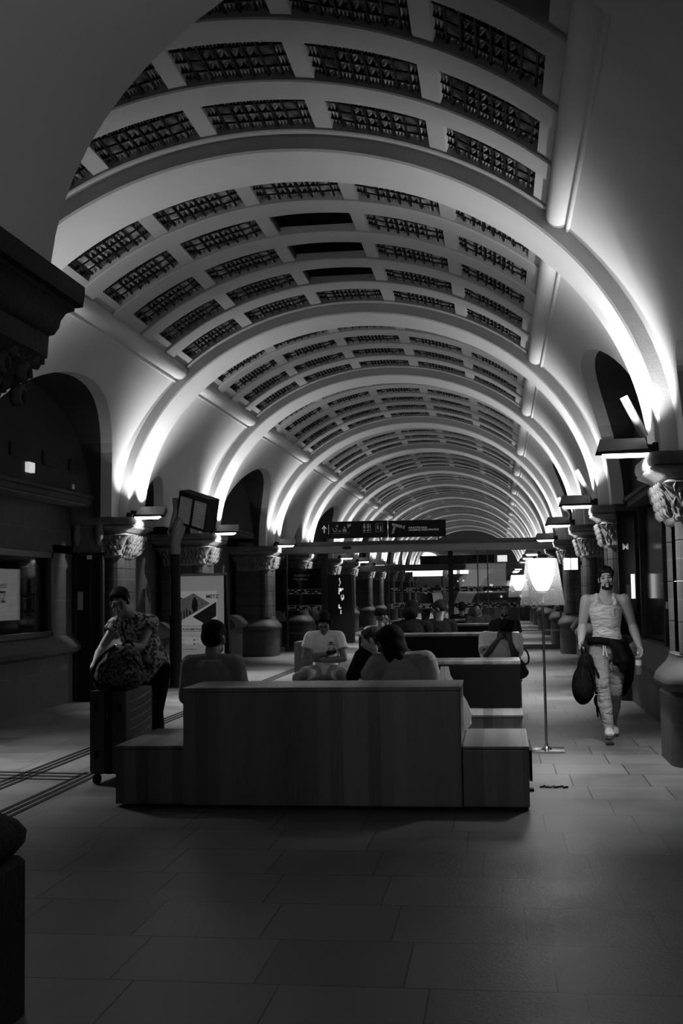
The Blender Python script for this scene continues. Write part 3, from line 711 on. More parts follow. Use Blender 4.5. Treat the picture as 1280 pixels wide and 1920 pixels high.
def glass_wall(label, x0, x1, posts, y=PY, mosaic=True):
    t = thing('glass_partition', label, 'glass wall', ((x0+x1)/2, y, 0), group='glass partition panels under the beam'); xc = (x0+x1)/2
    bm = B(); box(bm, x0-xc, x1-xc, -0.006, 0.006, 0.12, 2.6); obj('glass_pane', bm, 'glass', t, smooth=False)
    bm = B(); box(bm, x0-xc, x1-xc, -0.04, 0.04, 0.0, 0.12); obj('bottom_rail', bm, 'frame', t, smooth=False)
    bm = B(); box(bm, x0-xc, x1-xc, -0.02, 0.02, 0.46, 0.50); obj('hand_rail', bm, 'dark_steel', t, smooth=False)
    for px, pw in posts:
        bm = B(); box(bm, px-xc-pw/2, px-xc+pw/2, -0.035, 0.035, 0, 2.6); obj('post', bm, 'black' if pw > 0.08 else 'frame', t, smooth=False)
    if mosaic:
        rnd = random.Random(11)
        for zb in (1.09, 1.52):
            bmb = B(); box(bmb, x0-xc+0.05, x1-xc-0.05, -0.010, -0.008, zb, zb+0.13); o = obj('frosted_band', bmb, 'black', t, smooth=False)
            bmb = B(); x = x0-xc+0.06
            for zz in (zb, zb+0.128): box(bmb, x0-xc+0.05, x1-xc-0.05, -0.014, -0.011, zz, zz+0.004)
            while x < x1-xc-0.12:
                for rr in range(3):
                    if rnd.random() < 0.5:
                        l = rnd.uniform(0.03, 0.09); zz = zb+0.012+rr*0.04
                        flat(bmb, [(x, zz), (x+l, zz+rnd.uniform(-0.01, 0.01)), (x+l, zz+0.022), (x, zz+0.022)], -0.011, 0.002)
                x += 0.07
            obj('mosaic_chips', bmb, 'grey', o, smooth=False)
    return t
glass_wall('left fixed glass panel under the beam with two bands of mosaic chips', -5.72, -4.60, [(-5.65, 0.03), (-4.64, 0.14)])
glass_wall('right run of glass panels under the beam with two bands of mosaic chips', -2.91, 1.62, [(-2.9, 0.03), (-2.55, 0.03), (-1.25, 0.13), (-0.54, 0.03), (-0.28, 0.03), (1.58, 0.04)])
t = thing('direction_sign', 'large black information panel with faint lettering behind the left glass panel', 'sign', (-5.58, 33.3, 1.05))
bm = B(); box(bm, -0.65, 0.65, -0.04, 0.04, 0, 1.2); obj('panel', bm, 'black', t, smooth=False)
bm = B(); box(bm, -0.5, -0.46, -0.03, 0.03, -1.05, 0); box(bm, 0.46, 0.5, -0.03, 0.03, -1.05, 0); obj('leg', bm, 'black', t, smooth=False)
text('lettering', 'Assistance\nHandicap', 0.11, (-0.30, -0.044, 0.98), (PI/2, 0, 0), 'dim_text', t)
# ---------------------------------------------------------------- left shopfront
def lx(bm, y0, y1, z0, z1, x0, x1): box(bm, x0, x1, y0, y1, z0, z1, 0.006)
XS = -6.30
t = thing('shop_window', 'dark framed shop window in the left wall, a lit screen behind its glass', 'window', (XS, 14.2, 0))
def L(n, m_, *bx, parent=t, **k):
    bm = B()
    for b_ in bx: box(bm, *b_, 0.005)
    return obj(n, bm, m_, parent, smooth=False)
L('frame', 'frame', (-0.05, 0.03, -2.6, 1.66, 2.10, 2.18), (-0.05, 0.03, -2.6, 1.66, 1.0, 1.07), (-0.05, 0.03, 1.58, 1.66, 1.0, 2.2), (-0.05, 0.03, -2.6, -2.5, 1.02, 2.2))
L('glass_pane', 'dark_glass', (-0.02, -0.01, -2.5, 1.58, 1.07, 2.12))
L('interior', 'black', (-0.31, -0.29, -2.6, 1.66, 1.0, 2.2))
L('curtain', 'stone_dark', (-0.25, -0.2, 1.05, 1.2, 1.1, 2.1), (-0.25, -0.2, 1.4, 1.5, 1.1, 2.1))
bm = B(); rnd = random.Random(4)
for i in range(14):
    bmesh.ops.create_icosphere(bm, subdivisions=2, radius=rnd.uniform(0.05, 0.09), matrix=Matrix.Translation((-0.15, -1.2+0.16*i+rnd.uniform(-.03, .03), 1.14)))
tag(obj('dried_flowers', bm, 'stone_dark', t), kind='stuff')
t2 = thing('display_screen', 'bright rectangular screen behind the left shop window glass, showing a big Z', 'screen', (XS-0.12, 14.57, 1.22))
bm = B(); box(bm, -0.03, 0.0, -1.1, 0.50, 0, 0.74, 0.003); obj('casing', bm, 'black', t2, smooth=False)
bm = B(); box(bm, 0.001, 0.006, -1.05, 0.47, 0.03, 0.71); obj('screen', bm, 'screen', t2, smooth=False)
text('lettering', 'METZ', 0.21, (0.008, -0.52, 0.27), (PI/2, 0, PI/2), 'ink', t2, bold=True)
bm = B()
for i in range(3): box(bm, 0.007, 0.009, -0.3, 0.04, 0.46+0.02*i, 0.468+0.02*i)
obj('small_print', bm, 'ink', t2, smooth=False)
bm = B(); box(bm, -6.62, -6.30, 11.4, 16.8, 2.18, 2.90); box(bm, -6.62, -6.30, 15.9, 16.8, 1.0, 2.3); box(bm, -6.62, -6.26, 16.72, 16.80, 1.0, 2.92)
tag(obj('wall_left', bm, 'wallstone', smooth=False), kind='structure')
bm = B(); box(bm, -6.62, -5.98, 11.4, 16.9, 2.88, 2.93, 0.01); box(bm, -6.30, -5.85, 16.62, 16.86, 2.62, 2.88, 0.01); box(bm, -6.30, -5.85, 16.70, 16.86, 2.2, 2.6, 0.01)
for xx in (-6.22, -5.88): lathe(bm, [(0.03, 2.3), (0.06, 2.4), (0.07, 2.5), (0.05, 2.56), (0.07, 2.62)], 12, (xx, 16.66, 0))
tag(obj('trim_50', bm, 'cap_stone', angle=40), kind='structure')
t = thing('side_door', 'narrow dark door beside the shop window with a small pale notice', 'door', (-6.04, 16.70, 0), -PI/2)
bm = B(); box(bm, -0.03, 0.03, -0.18, 0.18, 0.0, 2.15, 0.004); obj('leaf', bm, 'black', t, smooth=False)
bm = B(); box(bm, -0.04, 0.05, -0.22, -0.18, 0, 2.2); box(bm, -0.04, 0.05, 0.18, 0.22, 0, 2.2); box(bm, -0.04, 0.05, -0.22, 0.22, 2.15, 2.2); box(bm, -0.03, 0.04, 0.02, 0.04, 0, 2.15); obj('frame', bm, 'frame', t, smooth=False)
bm = B(); box(bm, 0.031, 0.036, -0.17, -0.09, 1.35, 1.62); obj('notice', bm, 'grey', t, smooth=False)
bm = B(); box(bm, 0.05, 0.06, -0.02, 0.06, 2.1, 2.16); obj('number_plate', bm, 'white', t, smooth=False)
bm = B()
for i in range(22): box(bm, -0.02, 0.03, -0.14, 0.14, 0.06*i, 0.06*i+0.03, mtx=Matrix.Translation((-6.0, 18.3, 1.0)))
for yy in (-0.16, 0.16): box(bm, -6.03, -5.96, 18.3+yy-0.02, 18.3+yy+0.02, 0.0, 2.35)
tag(obj('louvred_grille', bm, 'stone_dark', smooth=False), 'dark louvred grille behind the first lit left column', 'grille')
for i, (ya, yb) in enumerate(((13.55, 14.15), (14.6, 15.1), (15.55, 16.02))):
    bm = B(); box(bm, -5.955, -5.91, ya, yb, 3.30, 3.48, 0.004)
    for k in range(4): box(bm, -5.912, -5.90, ya+0.02, yb-0.02, 3.32+0.04*k, 3.335+0.04*k)
    tag(obj('air_vent', bm, 'black', smooth=False), 'black rectangular vent high in the left dark niche, %s of three' % ('leftmost', 'middle', 'rightmost')[i], 'vent', 'vents in the left niche')
bm = B(); box(bm, -5.92, -5.86, 14.02, 14.20, 3.14, 3.27, 0.006); tag(obj('exit_light', bm, 'exit', smooth=False), 'small lit square emergency light below the vents on the left', 'emergency light')
bm = B(); box(bm, -5.93, -5.90, 15.62, 15.72, 3.06, 3.13, 0.003); tag(obj('wall_plate', bm, 'grey', smooth=False), 'tiny pale square plate above the ledge near the first left column', 'plate')
# ---------------------------------------------------------------- right wall windows
def rwin(k, y0, y1, lab):
    t = thing('tall_window', lab, 'window', (1.98, (y0+y1)/2, 0), group='dark tall windows along the right wall'); h = (y1-y0)/2
    bm = B(); box(bm, 0.0, 0.02, -h, h, 0.9, 2.6); obj('glass_pane', bm, 'black_gloss', t, smooth=False)
    bm = B(); box(bm, -0.06, 0.05, -h-0.08, -h, 0.86, 2.66); box(bm, -0.06, 0.05, h, h+0.08, 0.86, 2.66); box(bm, -0.06, 0.05, -0.04, 0.04, 0.86, 2.66); obj('frame', bm, 'stone_dark', t, smooth=False)
rwin(1, 11.9, 16.3, 'tall black window in the right wall behind the walking man')
rwin(2, 18.3, 21.3, 'second tall black window in the right wall, farther along')
bm = B(); box(bm, 1.93, 1.945, 13.9, 14.05, 1.30, 1.38); tag(obj('wall_switch', bm, 'grey', smooth=False), 'small pale square plate on the dark right wall', 'switch')
t = thing('glass_showcase', 'tall reflecting glass showcase on the pier behind the walking man', 'showcase', (1.77, 16.62, 0))
bm = B(); box(bm, -0.12, 0.12, -0.08, 0.08, 0.9, 2.62, 0.004); obj('glass_pane', bm, 'black_gloss', t, smooth=False)
bm = B(); box(bm, -0.13, 0.13, -0.09, 0.09, 0, 0.9); box(bm, -0.13, 0.13, -0.09, 0.09, 2.62, 2.68); obj('frame', bm, 'frame', t, smooth=False)
bm = B(); box(bm, 0.045, 0.10, -0.088, -0.081, 1.40, 1.74); obj('reflection_patch', bm, 'screen', t, smooth=False)  # glowing patch standing in for a bright reflection in the glass
bm = B(); box(bm, -0.02, 0.03, -0.086, -0.081, 1.30, 1.6); obj('notice', bm, 'grey', t, smooth=False)
text('lettering', 'M', 0.12, (-0.06, -0.084, 2.08), (PI/2, 0, 0), 'sign_text', t, bold=True)
t = thing('lit_sign_box', 'two bright white lit boxes side by side on the right column', 'sign', (1.32, 21.78, 1.90))
for x in (-0.125, 0.01):
    bm = B(); box(bm, x, x+0.115, -0.05, 0.05, 0, 0.21, 0.004); obj('lit_face', bm, 'sign_light', t, smooth=False)
bm = B(); box(bm, 0.12, 0.2, -0.03, 0.14, 0.08, 0.15); obj('bracket', bm, 'black', t, smooth=False)
# ---------------------------------------------------------------- departures monitor on its pole
t = thing('departures_board', 'tilted twin departures monitor on a black pole left of the poster stand', 'departures board', (-5.43, 19.2, 0))
bm = B(); lathe(bm, [(0.10, 0.10), (0.10, 1.2)], 20); lathe(bm, [(0.085, 1.2), (0.085, 2.24)], 20); obj('pole', bm, 'black', t)
bm = B(); box(bm, -0.17, 0.17, -0.17, 0.17, 0.0, 0.02); lathe(bm, [(0.11, 0.02), (0.10, 0.1)], 20); obj('base', bm, 'black', t)
bm = B(); tube(bm, [(0, 0, 2.24), (0, 0, 2.45), (0.06, 0, 2.7), (0.12, 0, 2.85)], [0.085, 0.09, 0.12, 0.07], 12); tube(bm, [(-0.02, 0, 2.45), (-0.13, 0, 2.62), (-0.08, 0, 2.72)], 0.02, 8); tube(bm, [(-0.05, 0, 2.7), (0.02, 0, 3.0), (0.0, 0, 3.2)], 0.05, 10); obj('bracket', bm, 'beam', t)
hd = thing('screen_head', None, None, (0.40, -0.05, 2.95)); hd.parent = t; hd.rotation_euler = (math.radians(8), math.radians(17), math.radians(-24))
for k in ('label', 'category'):
    if k in hd: del hd[k]
bm = B(); box(bm, -0.34, 0.34, -0.13, 0.13, -0.27, 0.30, 0.01); obj('casing', bm, 'black', hd, smooth=False)
bm = B()
for x in (-0.29, 0.03): box(bm, x, x+0.26, -0.136, -0.131, -0.22, 0.22)
obj('screen', bm, 'dark_screen' if 'dark_screen' in M else 'dim_text', hd, smooth=False)
bm = B(); rnd = random.Random(2)
for x in (-0.28, 0.04):
    for i in range(9): box(bm, x, x+rnd.uniform(0.1, 0.23), -0.139, -0.137, -0.2+0.045*i, -0.185+0.045*i)
obj('timetable_lines', bm, 'dim_text', hd, smooth=False)
# ---------------------------------------------------------------- poster stand
t = thing('poster_stand', 'large free-standing lit poster panel for METZ beside the departures pole', 'poster', (-5.57, 21.5, 0))
bm = B(); box(bm, -0.60, 0.44, -0.04, 0.04, 0.16, 1.95, 0.004); obj('panel', bm, 'board_white' if 'board_white' in M else 'grey', t, smooth=False)
bm = B(); prism(bm, [(0.44, 0.0), (0.56, 0.0), (0.47, 1.92), (0.44, 1.92)], -0.05, 0.12); box(bm, -0.60, 0.54, -0.05, 0.12, 0.0, 0.155); obj('frame', bm, 'black', t, smooth=False)
bm = B(); prism(bm, [(-0.60, 1.95), (0.48, 1.95), (0.45, 1.90), (-0.60, 1.90)], -0.07, 0.05); obj('cap', bm, 'grey', t, smooth=False)
pz = lambda y: 1.55+(1106-y)*21.5/2180 - 0.02
px = lambda x: (x-379)*21.5/2180*0.985-0.02
ps = obj('poster', (lambda b: (box(b, px(330), px(412), -0.048, -0.042, 0.62, pz(1097)), b)[1])(B()), 'poster' if 'poster' in M else 'white', t, smooth=False)
def pp(n, m_, *polys, y=-0.050):
    bm = B()
    for P_ in polys: prism(bm, [(px(a), pz(b)) for a, b in P_], y-0.002, y)
    return obj(n, bm, m_, ps, smooth=False)
pp('picture_diamond', 'p_mid', [(331, 1118), (366, 1101), (399, 1121), (331, 1159)])
pp('picture_diamond', 'p_dark', [(364, 1146), (411, 1118), (411, 1145), (386.5, 1159)])
pp('picture_diamond', 'p_dark', [(331, 1104), (345, 1111), (331, 1117)])
pp('church_silhouette', 'ink', [(362, 1128), (364, 1115), (368.5, 1107), (373, 1115), (374.5, 1124), (373, 1134), (366, 1138)], y=-0.053)
pp('arcade_silhouette', 'ink', [(339, 1145), (339, 1138), (342, 1134), (342, 1147)], [(346, 1148), (346, 1134), (348, 1132), (348.5, 1147)], [(351, 1146), (351, 1131), (353, 1130), (354, 1145)], [(357, 1142), (357, 1133), (359, 1134), (361, 1141)], y=-0.053)
text('lettering', 'METZ', 0.095, (px(391), -0.054, pz(1111)), (PI/2, 0, 0), 'ink', ps, bold=True)
text('lettering', "DE L'EUROMÉTROPOLE DE METZ", 0.0585, (px(331), -0.054, pz(1172)), (PI/2, 0, 0), 'ink', ps, bold=True)
text('lettering', 'LA MAISON DU LUXEMBOURG', 0.052, (px(331), -0.054, pz(1165.5)), (PI/2, 0, 0), 'dim_text', ps)
bm = B()
def line(a, b, y, h=0.7): prism(bm, [(px(a), pz(y+h)), (px(b), pz(y+h)), (px(b), pz(y)), (px(a), pz(y))], -0.054, -0.052)
line(332, 382, 1173.5, 1.2)
for i, y in enumerate((1178, 1180, 1182, 1184)): line(332, 409-i*2, y, 0.5)
for x in (337, 365, 391):
    line(x, x+4, 1188.5, 3.2); line(x+6, x+11, 1189.5, 1)
    line(x, x+4, 1196, 3.2); line(x+6, x+12, 1197, 1)
line(336, 340, 1206, 4); line(345, 372, 1207, 1.4)
obj('small_print', bm, 'p_mid', ps, smooth=False)
# ---------------------------------------------------------------- suitcase and bags
t = thing('suitcase', 'large upright hard-shell wheeled suitcase in front of the woman', 'suitcase', (-3.21, 9.66, 0), math.radians(-4))
def shell_half(y0, y1):
    pass
bm = B()
for (x0, x1) in ((-0.165, -0.03), (0.03, 0.165)): box(bm, x0, x1, -0.30, 0.30, 0.08, 0.77, 0.035)
obj('shell', bm, 'case', t, angle=50)
bm = B(); box(bm, -0.03, 0.03, -0.297, 0.297, 0.085, 0.765, 0.01); obj('zip_band', bm, 'black', t, smooth=False)
bm = B()
for i in range(8):
    z = 0.16+0.075*i; tube(bm, [(0.164, -0.24, z-0.02), (0.174, -0.05, z+0.0), (0.174, 0.1, z+0.02), (0.164, 0.26, z+0.045)], [0.006, 0.011, 0.011, 0.006], 6)
obj('shell_ribs', bm, 'case_hi', t)
bm = B()
for x in (-0.1, 0.1):
    for z in (0.24, 0.63): box(bm, x-0.018, x+0.018, -0.306, -0.296, z-0.035, z+0.035, 0.006)
obj('corner_pads', bm, 'black', t)
bm = B(); box(bm, -0.006, 0.006, -0.31, -0.298, 0.54, 0.60, 0.002); obj('zip_pull', bm, 'steel', t)
bm = B(); tube(bm, [(-0.1, 0.2, 0.77), (-0.1, 0.2, 0.86), (0.1, 0.2, 0.86), (0.1, 0.2, 0.77)], 0.012, 8); obj('handle', bm, 'black', t)
for x in (-0.12, 0.12):
    for y in (-0.24, 0.24):
        bm = B(); tube(bm, [(x-0.025, y, 0.036), (x+0.025, y, 0.036)], 0.036, 14); box(bm, x-0.015, x+0.015, y-0.02, y+0.02, 0.04, 0.085); obj('wheel', bm, 'black', t)
def blob(bm, c, r, rot=(0, 0, 0), sub=3, squash=None):
    mt = Matrix.Translation(c) @ Euler(rot).to_matrix().to_4x4() @ Matrix.Diagonal((*r, 1))
    bmesh.ops.create_icosphere(bm, subdivisions=sub, radius=1.0, matrix=mt)
bp = thing('backpack', 'bulging floral patterned backpack lying on top of the suitcase', 'backpack', (-3.19, 9.55, 0.775), math.radians(8))
bm = B(); blob(bm, (0.0, 0, 0.14), (0.20, 0.20, 0.15)); blob(bm, (0.03, 0, 0.22), (0.16, 0.17, 0.15), (0, 0.2, 0)); blob(bm, (-0.06, 0, 0.10), (0.14, 0.18, 0.11)); blob(bm, (0.12, -0.02, 0.10), (0.10, 0.16, 0.10)); blob(bm, (0.02, -0.15, 0.11), (0.12, 0.06, 0.09)); blob(bm, (-0.17, 0.02, 0.07), (0.06, 0.1, 0.08))
o = obj('body', bm, 'floral_dark', bp); md = o.modifiers.new('r', 'REMESH'); md.mode = 'VOXEL'; md.voxel_size = 0.012; md.use_smooth_shade = True; sm = o.modifiers.new('s', 'SMOOTH'); sm.iterations = 6
bm = B(); tube(bm, curve([(-0.17, -0.08, 0.02), (-0.21, -0.10, 0.12), (-0.14, -0.1, 0.27), (-0.02, -0.08, 0.36)]), 0.014, 8); tube(bm, curve([(0.19, -0.02, 0.05), (0.20, -0.08, 0.16), (0.13, -0.12, 0.28)]), 0.008, 8); tube(bm, curve([(-0.12, -0.16, 0.03), (-0.10, -0.185, 0.14), (-0.02, -0.15, 0.26), (0.08, -0.16, 0.24), (0.14, -0.15, 0.10)]), 0.005, 6); obj('strap', bm, 'black', bp)
bm = B(); tube(bm, curve([(0.03, -0.05, 0.355), (0.08, -0.05, 0.40), (0.13, -0.05, 0.35)]), 0.010, 8); obj('top_handle', bm, 'black', bp)
t = thing('plastic_bag', 'crumpled thin plastic bag standing on the bench seat at the right end', 'bag', (-0.42, 9.30, 0.45))
bm = B(); rnd = random.Random(9); rings = []
for z, rx in ((0, 0.13), (0.05, 0.165), (0.13, 0.17), (0.22, 0.145), (0.30, 0.11), (0.38, 0.07), (0.43, 0.04), (0.47, 0.035), (0.50, 0.03)):
    ox = -0.02*z/0.5; rings.append([(ox+(rx*(1+0.14*math.sin(5*a*2*PI/40+z*9)+rnd.uniform(-.05, .05)))*math.cos(2*PI*a/40), rx*0.7*(1+0.16*math.sin(7*a*2*PI/40+z*5))*math.sin(2*PI*a/40), z) for a in range(40)])
ring_loft(bm, rings); obj('bag_skin', bm, 'plastic_bag', t, angle=25)
# ---------------------------------------------------------------- beyond the glass
t = thing('overhead_beam', 'second dark beam far behind the glass doors, seen through them', 'beam', (CX, 46.0, 0))
bm = B(); box(bm, -3.4, 3.4, -0.2, 0.2, 2.35, 2.60, 0.02); obj('casing', bm, 'frame', t, smooth=False)
t = thing('direction_sign', 'long black sign far behind the glass on the second beam', 'sign', (-1.35, 45.9, 2.6))
bm = B(); box(bm, -1.7, 1.2, -0.06, 0.06, 0, 0.33, 0.01); obj('panel', bm, 'black', t, smooth=False)
bm = B(); box(bm, 1.32, 1.7, -0.06, 0.06, 0.05, 0.3, 0.01); obj('lit_face', bm, 'screen', t, smooth=False)
t = thing('curved_banner', 'tall grey curved banner seen through the right glass panels', 'banner', (-1.2, 43.0, 0))
bm = B(); rings = []
for i in range(13):
    z = 0.1+2.2*i/12; x = -0.55+0.75*(i/12)**2.2; w_ = 0.45+0.35*(i/12)
    rings.append([(x, 0, z), (x+w_, 0, z), (x+w_, 0.05, z), (x, 0.05, z)])
ring_loft(bm, rings); obj('panel', bm, 'grey', t); bm = B(); box(bm, -0.6, 0.0, -0.2, 0.25, 0, 0.1); obj('base', bm, 'black', t)
M['dimlit'] = mat('dim_shop_light', 0.5, 0.5, emis=0.55)
rnd = random.Random(21)
t = thing('kiosk_counter', 'dark kiosk with lit shelves far behind the glass doors', 'kiosk', (-1.0, 60.0, 0))
bm = B(); box(bm, -1.6, 2.6, 0, 1.2, 0, 1.0); box(bm, -1.6, 2.6, 1.1, 1.2, 0, 2.3); box(bm, -1.6, 2.6, -0.1, 1.2, 2.25, 2.4); obj('body', bm, 'frame', t, smooth=False)
bm = B()
for i in range(16): 
    x = rnd.uniform(-1.5, 2.3); z = rnd.choice((1.15, 1.45, 1.75, 2.0)); box(bm, x, x+rnd.uniform(0.08, 0.3), 1.0, 1.08, z, z+rnd.uniform(0.06, 0.16))
obj('lit_shelves', bm, 'dimlit', t, smooth=False)
t = thing('shop_fascia', 'bright white shop fascia far beyond the left of the second beam', 'sign', (-3.8, 63.0, 0))
bm = B(); box(bm, -0.8, 0.8, 0, 0.1, 2.35, 2.65); obj('lit_panel', bm, 'sign_light', t, smooth=False)
bm = B(); box(bm, -0.8, -0.74, 0, 0.1, 0, 2.35); box(bm, 0.74, 0.8, 0, 0.1, 0, 2.35); obj('post', bm, 'black', t, smooth=False)
bm = B(); box(bm, -5.45, -5.05, 35.6, 35.7, 0.9, 2.2); 
t = thing('vending_machine', 'dark machine with bright lit window behind the black glass post', 'vending machine', (-4.9, 36.0, 0))
bm.free(); bm = B(); box(bm, -0.4, 0.4, -0.35, 0.35, 0, 2.1, 0.01); obj('body', bm, 'black', t, smooth=False)
bm = B()
rv = random.Random(8)
for i in range(16):
    x = rv.uniform(-0.02, 0.14); z = rv.uniform(0.75, 1.95); box(bm, x, x+rv.uniform(0.02, 0.08), -0.362, -0.352, z, z+rv.uniform(0.03, 0.12))
obj('lit_window', bm, 'vend', t, smooth=False)
# ---------------------------------------------------------------- people
def V(*a): return Vector(a)
def cone(bm, a, b, ra, rb, n=12, steps=1):
    a, b = Vector(a), Vector(b)
    if (b-a).length < 1e-5: b = a+Vector((0, 0, 1e-3))
    tube(bm, [a, b], [ra, rb], n)
    for p, r in ((a, ra), (b, rb)): bmesh.ops.create_icosphere(bm, subdivisions=2, radius=r, matrix=Matrix.Translation(p))
def chain(bm, pts, rs):
    for i in range(len(pts)-1): cone(bm, pts[i], pts[i+1], rs[i], rs[i+1])
def loft(bm, secs, side, n=24):      # secs: (centre, rx, ry); side: vector along rx
    rings = []; side = side.normalized()
    for i, (c, rx, ry) in enumerate(secs):
        c = Vector(c); t = (Vector(secs[min(i+1, len(secs)-1)][0]) - Vector(secs[max(i-1, 0)][0])).normalized()
        s = (side - t*side.dot(t)).normalized(); f = t.cross(s)
        rings.append([c + s*rx*math.cos(2*PI*k/n)*1.0 + f*ry*math.sin(2*PI*k/n) for k in range(n)])
    ring_loft(bm, rings)
def finish(o, vox, it=3):
    md = o.modifiers.new('remesh', 'REMESH'); md.mode = 'VOXEL'; md.voxel_size = vox; md.use_smooth_shade = True
    if it: s = o.modifiers.new('smooth', 'SMOOTH'); s.iterations = it; s.factor = 0.5
    return o
def lerp(a, b, t): return a+(b-a)*t
def frame(f, u):
    f = f.normalized(); s = f.cross(u).normalized(); u = s.cross(f); return f, s, u     # s = person's right
def hand(bm, w, d, n, curl=0.6, thumb=1, sc_=1.0, spread=0.12):
    d = d.normalized(); n = (n-d*n.dot(d)).normalized(); s = d.cross(n)*thumb            # s: towards the thumb
    k = sc_
    base = [w+d*0.085*k+s*o*k for o in (0.030, 0.010, -0.010, -0.028)]
    for b_ in base: cone(bm, w+d*0.01*k+(b_-w-d*0.085*k)*0.6, b_, 0.014*k, 0.0115*k, 8)
    for i, (b_, L_) in enumerate(zip(base, (0.070, 0.078, 0.073, 0.057))):
        dd = (d + s*spread*(1-i*0.66)).normalized(); p = b_; a = 0.25*curl
        for j, fr in enumerate((0.45, 0.32, 0.23)):
            a += curl*0.75; v = dd*math.cos(a)+n*math.sin(a); q = p+v*L_*fr*k
            cone(bm, p, q, (0.0088-0.001*j)*k, (0.008-0.001*j)*k, 8); p = q
    tb = w+d*0.02*k+s*0.022*k; v = (d*0.55+s*0.75+n*0.35).normalized(); q = tb+v*0.042*k; v2 = (d*0.85+s*0.25+n*0.6*max(curl, .3)).normalized()
    cone(bm, tb, q, 0.014*k, 0.0105*k, 8); cone(bm, q, q+v2*0.045*k, 0.0105*k, 0.0075*k, 8)
def head_mesh(bm, c, f, u, k=1.0):
    f, s, u = frame(f, u)
    R = Matrix((s, f, u)).transposed().to_4x4()
    def e(p, r, sub=3, rot=None):
        m_ = Matrix.Translation(c+(s*p[0]+f*p[1]+u*p[2])*k) @ R
        if rot: m_ = m_ @ Euler(rot).to_matrix().to_4x4()
        bmesh.ops.create_icosphere(bm, subdivisions=sub, radius=1.0, matrix=m_ @ Matrix.Diagonal((r[0]*k, r[1]*k, r[2]*k, 1)))
    e((0, -0.012, 0.030), (0.071, 0.092, 0.085)); e((0, 0.020, 0.0), (0.058, 0.070, 0.085)); e((0, 0.028, -0.055), (0.046, 0.055, 0.050))
    e((0, 0.060, -0.088), (0.026, 0.026, 0.022)); e((0, 0.085, 0.032), (0.050, 0.016, 0.013))
    for sx in (-1, 1):
        e((sx*0.038, 0.066, -0.008), (0.024, 0.022, 0.022)); e((sx*0.045, 0.02, -0.06), (0.018, 0.045, 0.026), rot=(0.4, 0, 0)); e((sx*0.074, -0.004, 0.0), (0.009, 0.020, 0.032), rot=(0.15, 0, -sx*0.35))
    a = c+(f*0.088+u*0.022)*k; b = c+(f*0.112-u*0.020)*k; tube(bm, [a-f*0.012*k, lerp(a, b, .5), b, b-f*0.02*k-u*0.008*k], [0.009*k, 0.0105*k, 0.0125*k, 0.009*k], 10)
    for sx in (-1, 1): e((sx*0.011, 0.094, -0.022), (0.009, 0.011, 0.008), 2)
    e((0, 0.090, -0.047), (0.024, 0.010, 0.0065), 2); e((0, 0.087, -0.060), (0.020, 0.010, 0.007), 2)
def face_bits(c, f, u, parent, k=1.0, brow='hair', beard=None, mouth=True):
    f, s, u = frame(f, u); R = Matrix((s, f, u)).transposed().to_4x4()
    def E(bm, p, r, rot=None):
        m_ = Matrix.Translation(c+(s*p[0]+f*p[1]+u*p[2])*k) @ R
        if rot: m_ = m_ @ Euler(rot).to_matrix().to_4x4()
        bmesh.ops.create_icosphere(bm, subdivisions=2, radius=1.0, matrix=m_ @ Matrix.Diagonal((r[0]*k, r[1]*k, r[2]*k, 1)))
    for sx in (-1, 1):
        bm = B(); E(bm, (sx*0.031, 0.0845, 0.012), (0.015, 0.007, 0.006)); obj('eye', bm, 'eye', parent)
        bm = B(); E(bm, (sx*0.032, 0.0945, 0.034), (0.021, 0.006, 0.0045), (0, sx*0.12, -sx*0.25)); obj('eyebrow', bm, brow, parent)
    if mouth:
        bm = B(); E(bm, (0, 0.0965, -0.053), (0.021, 0.005, 0.0022)); obj('mouth', bm, 'lip', parent)
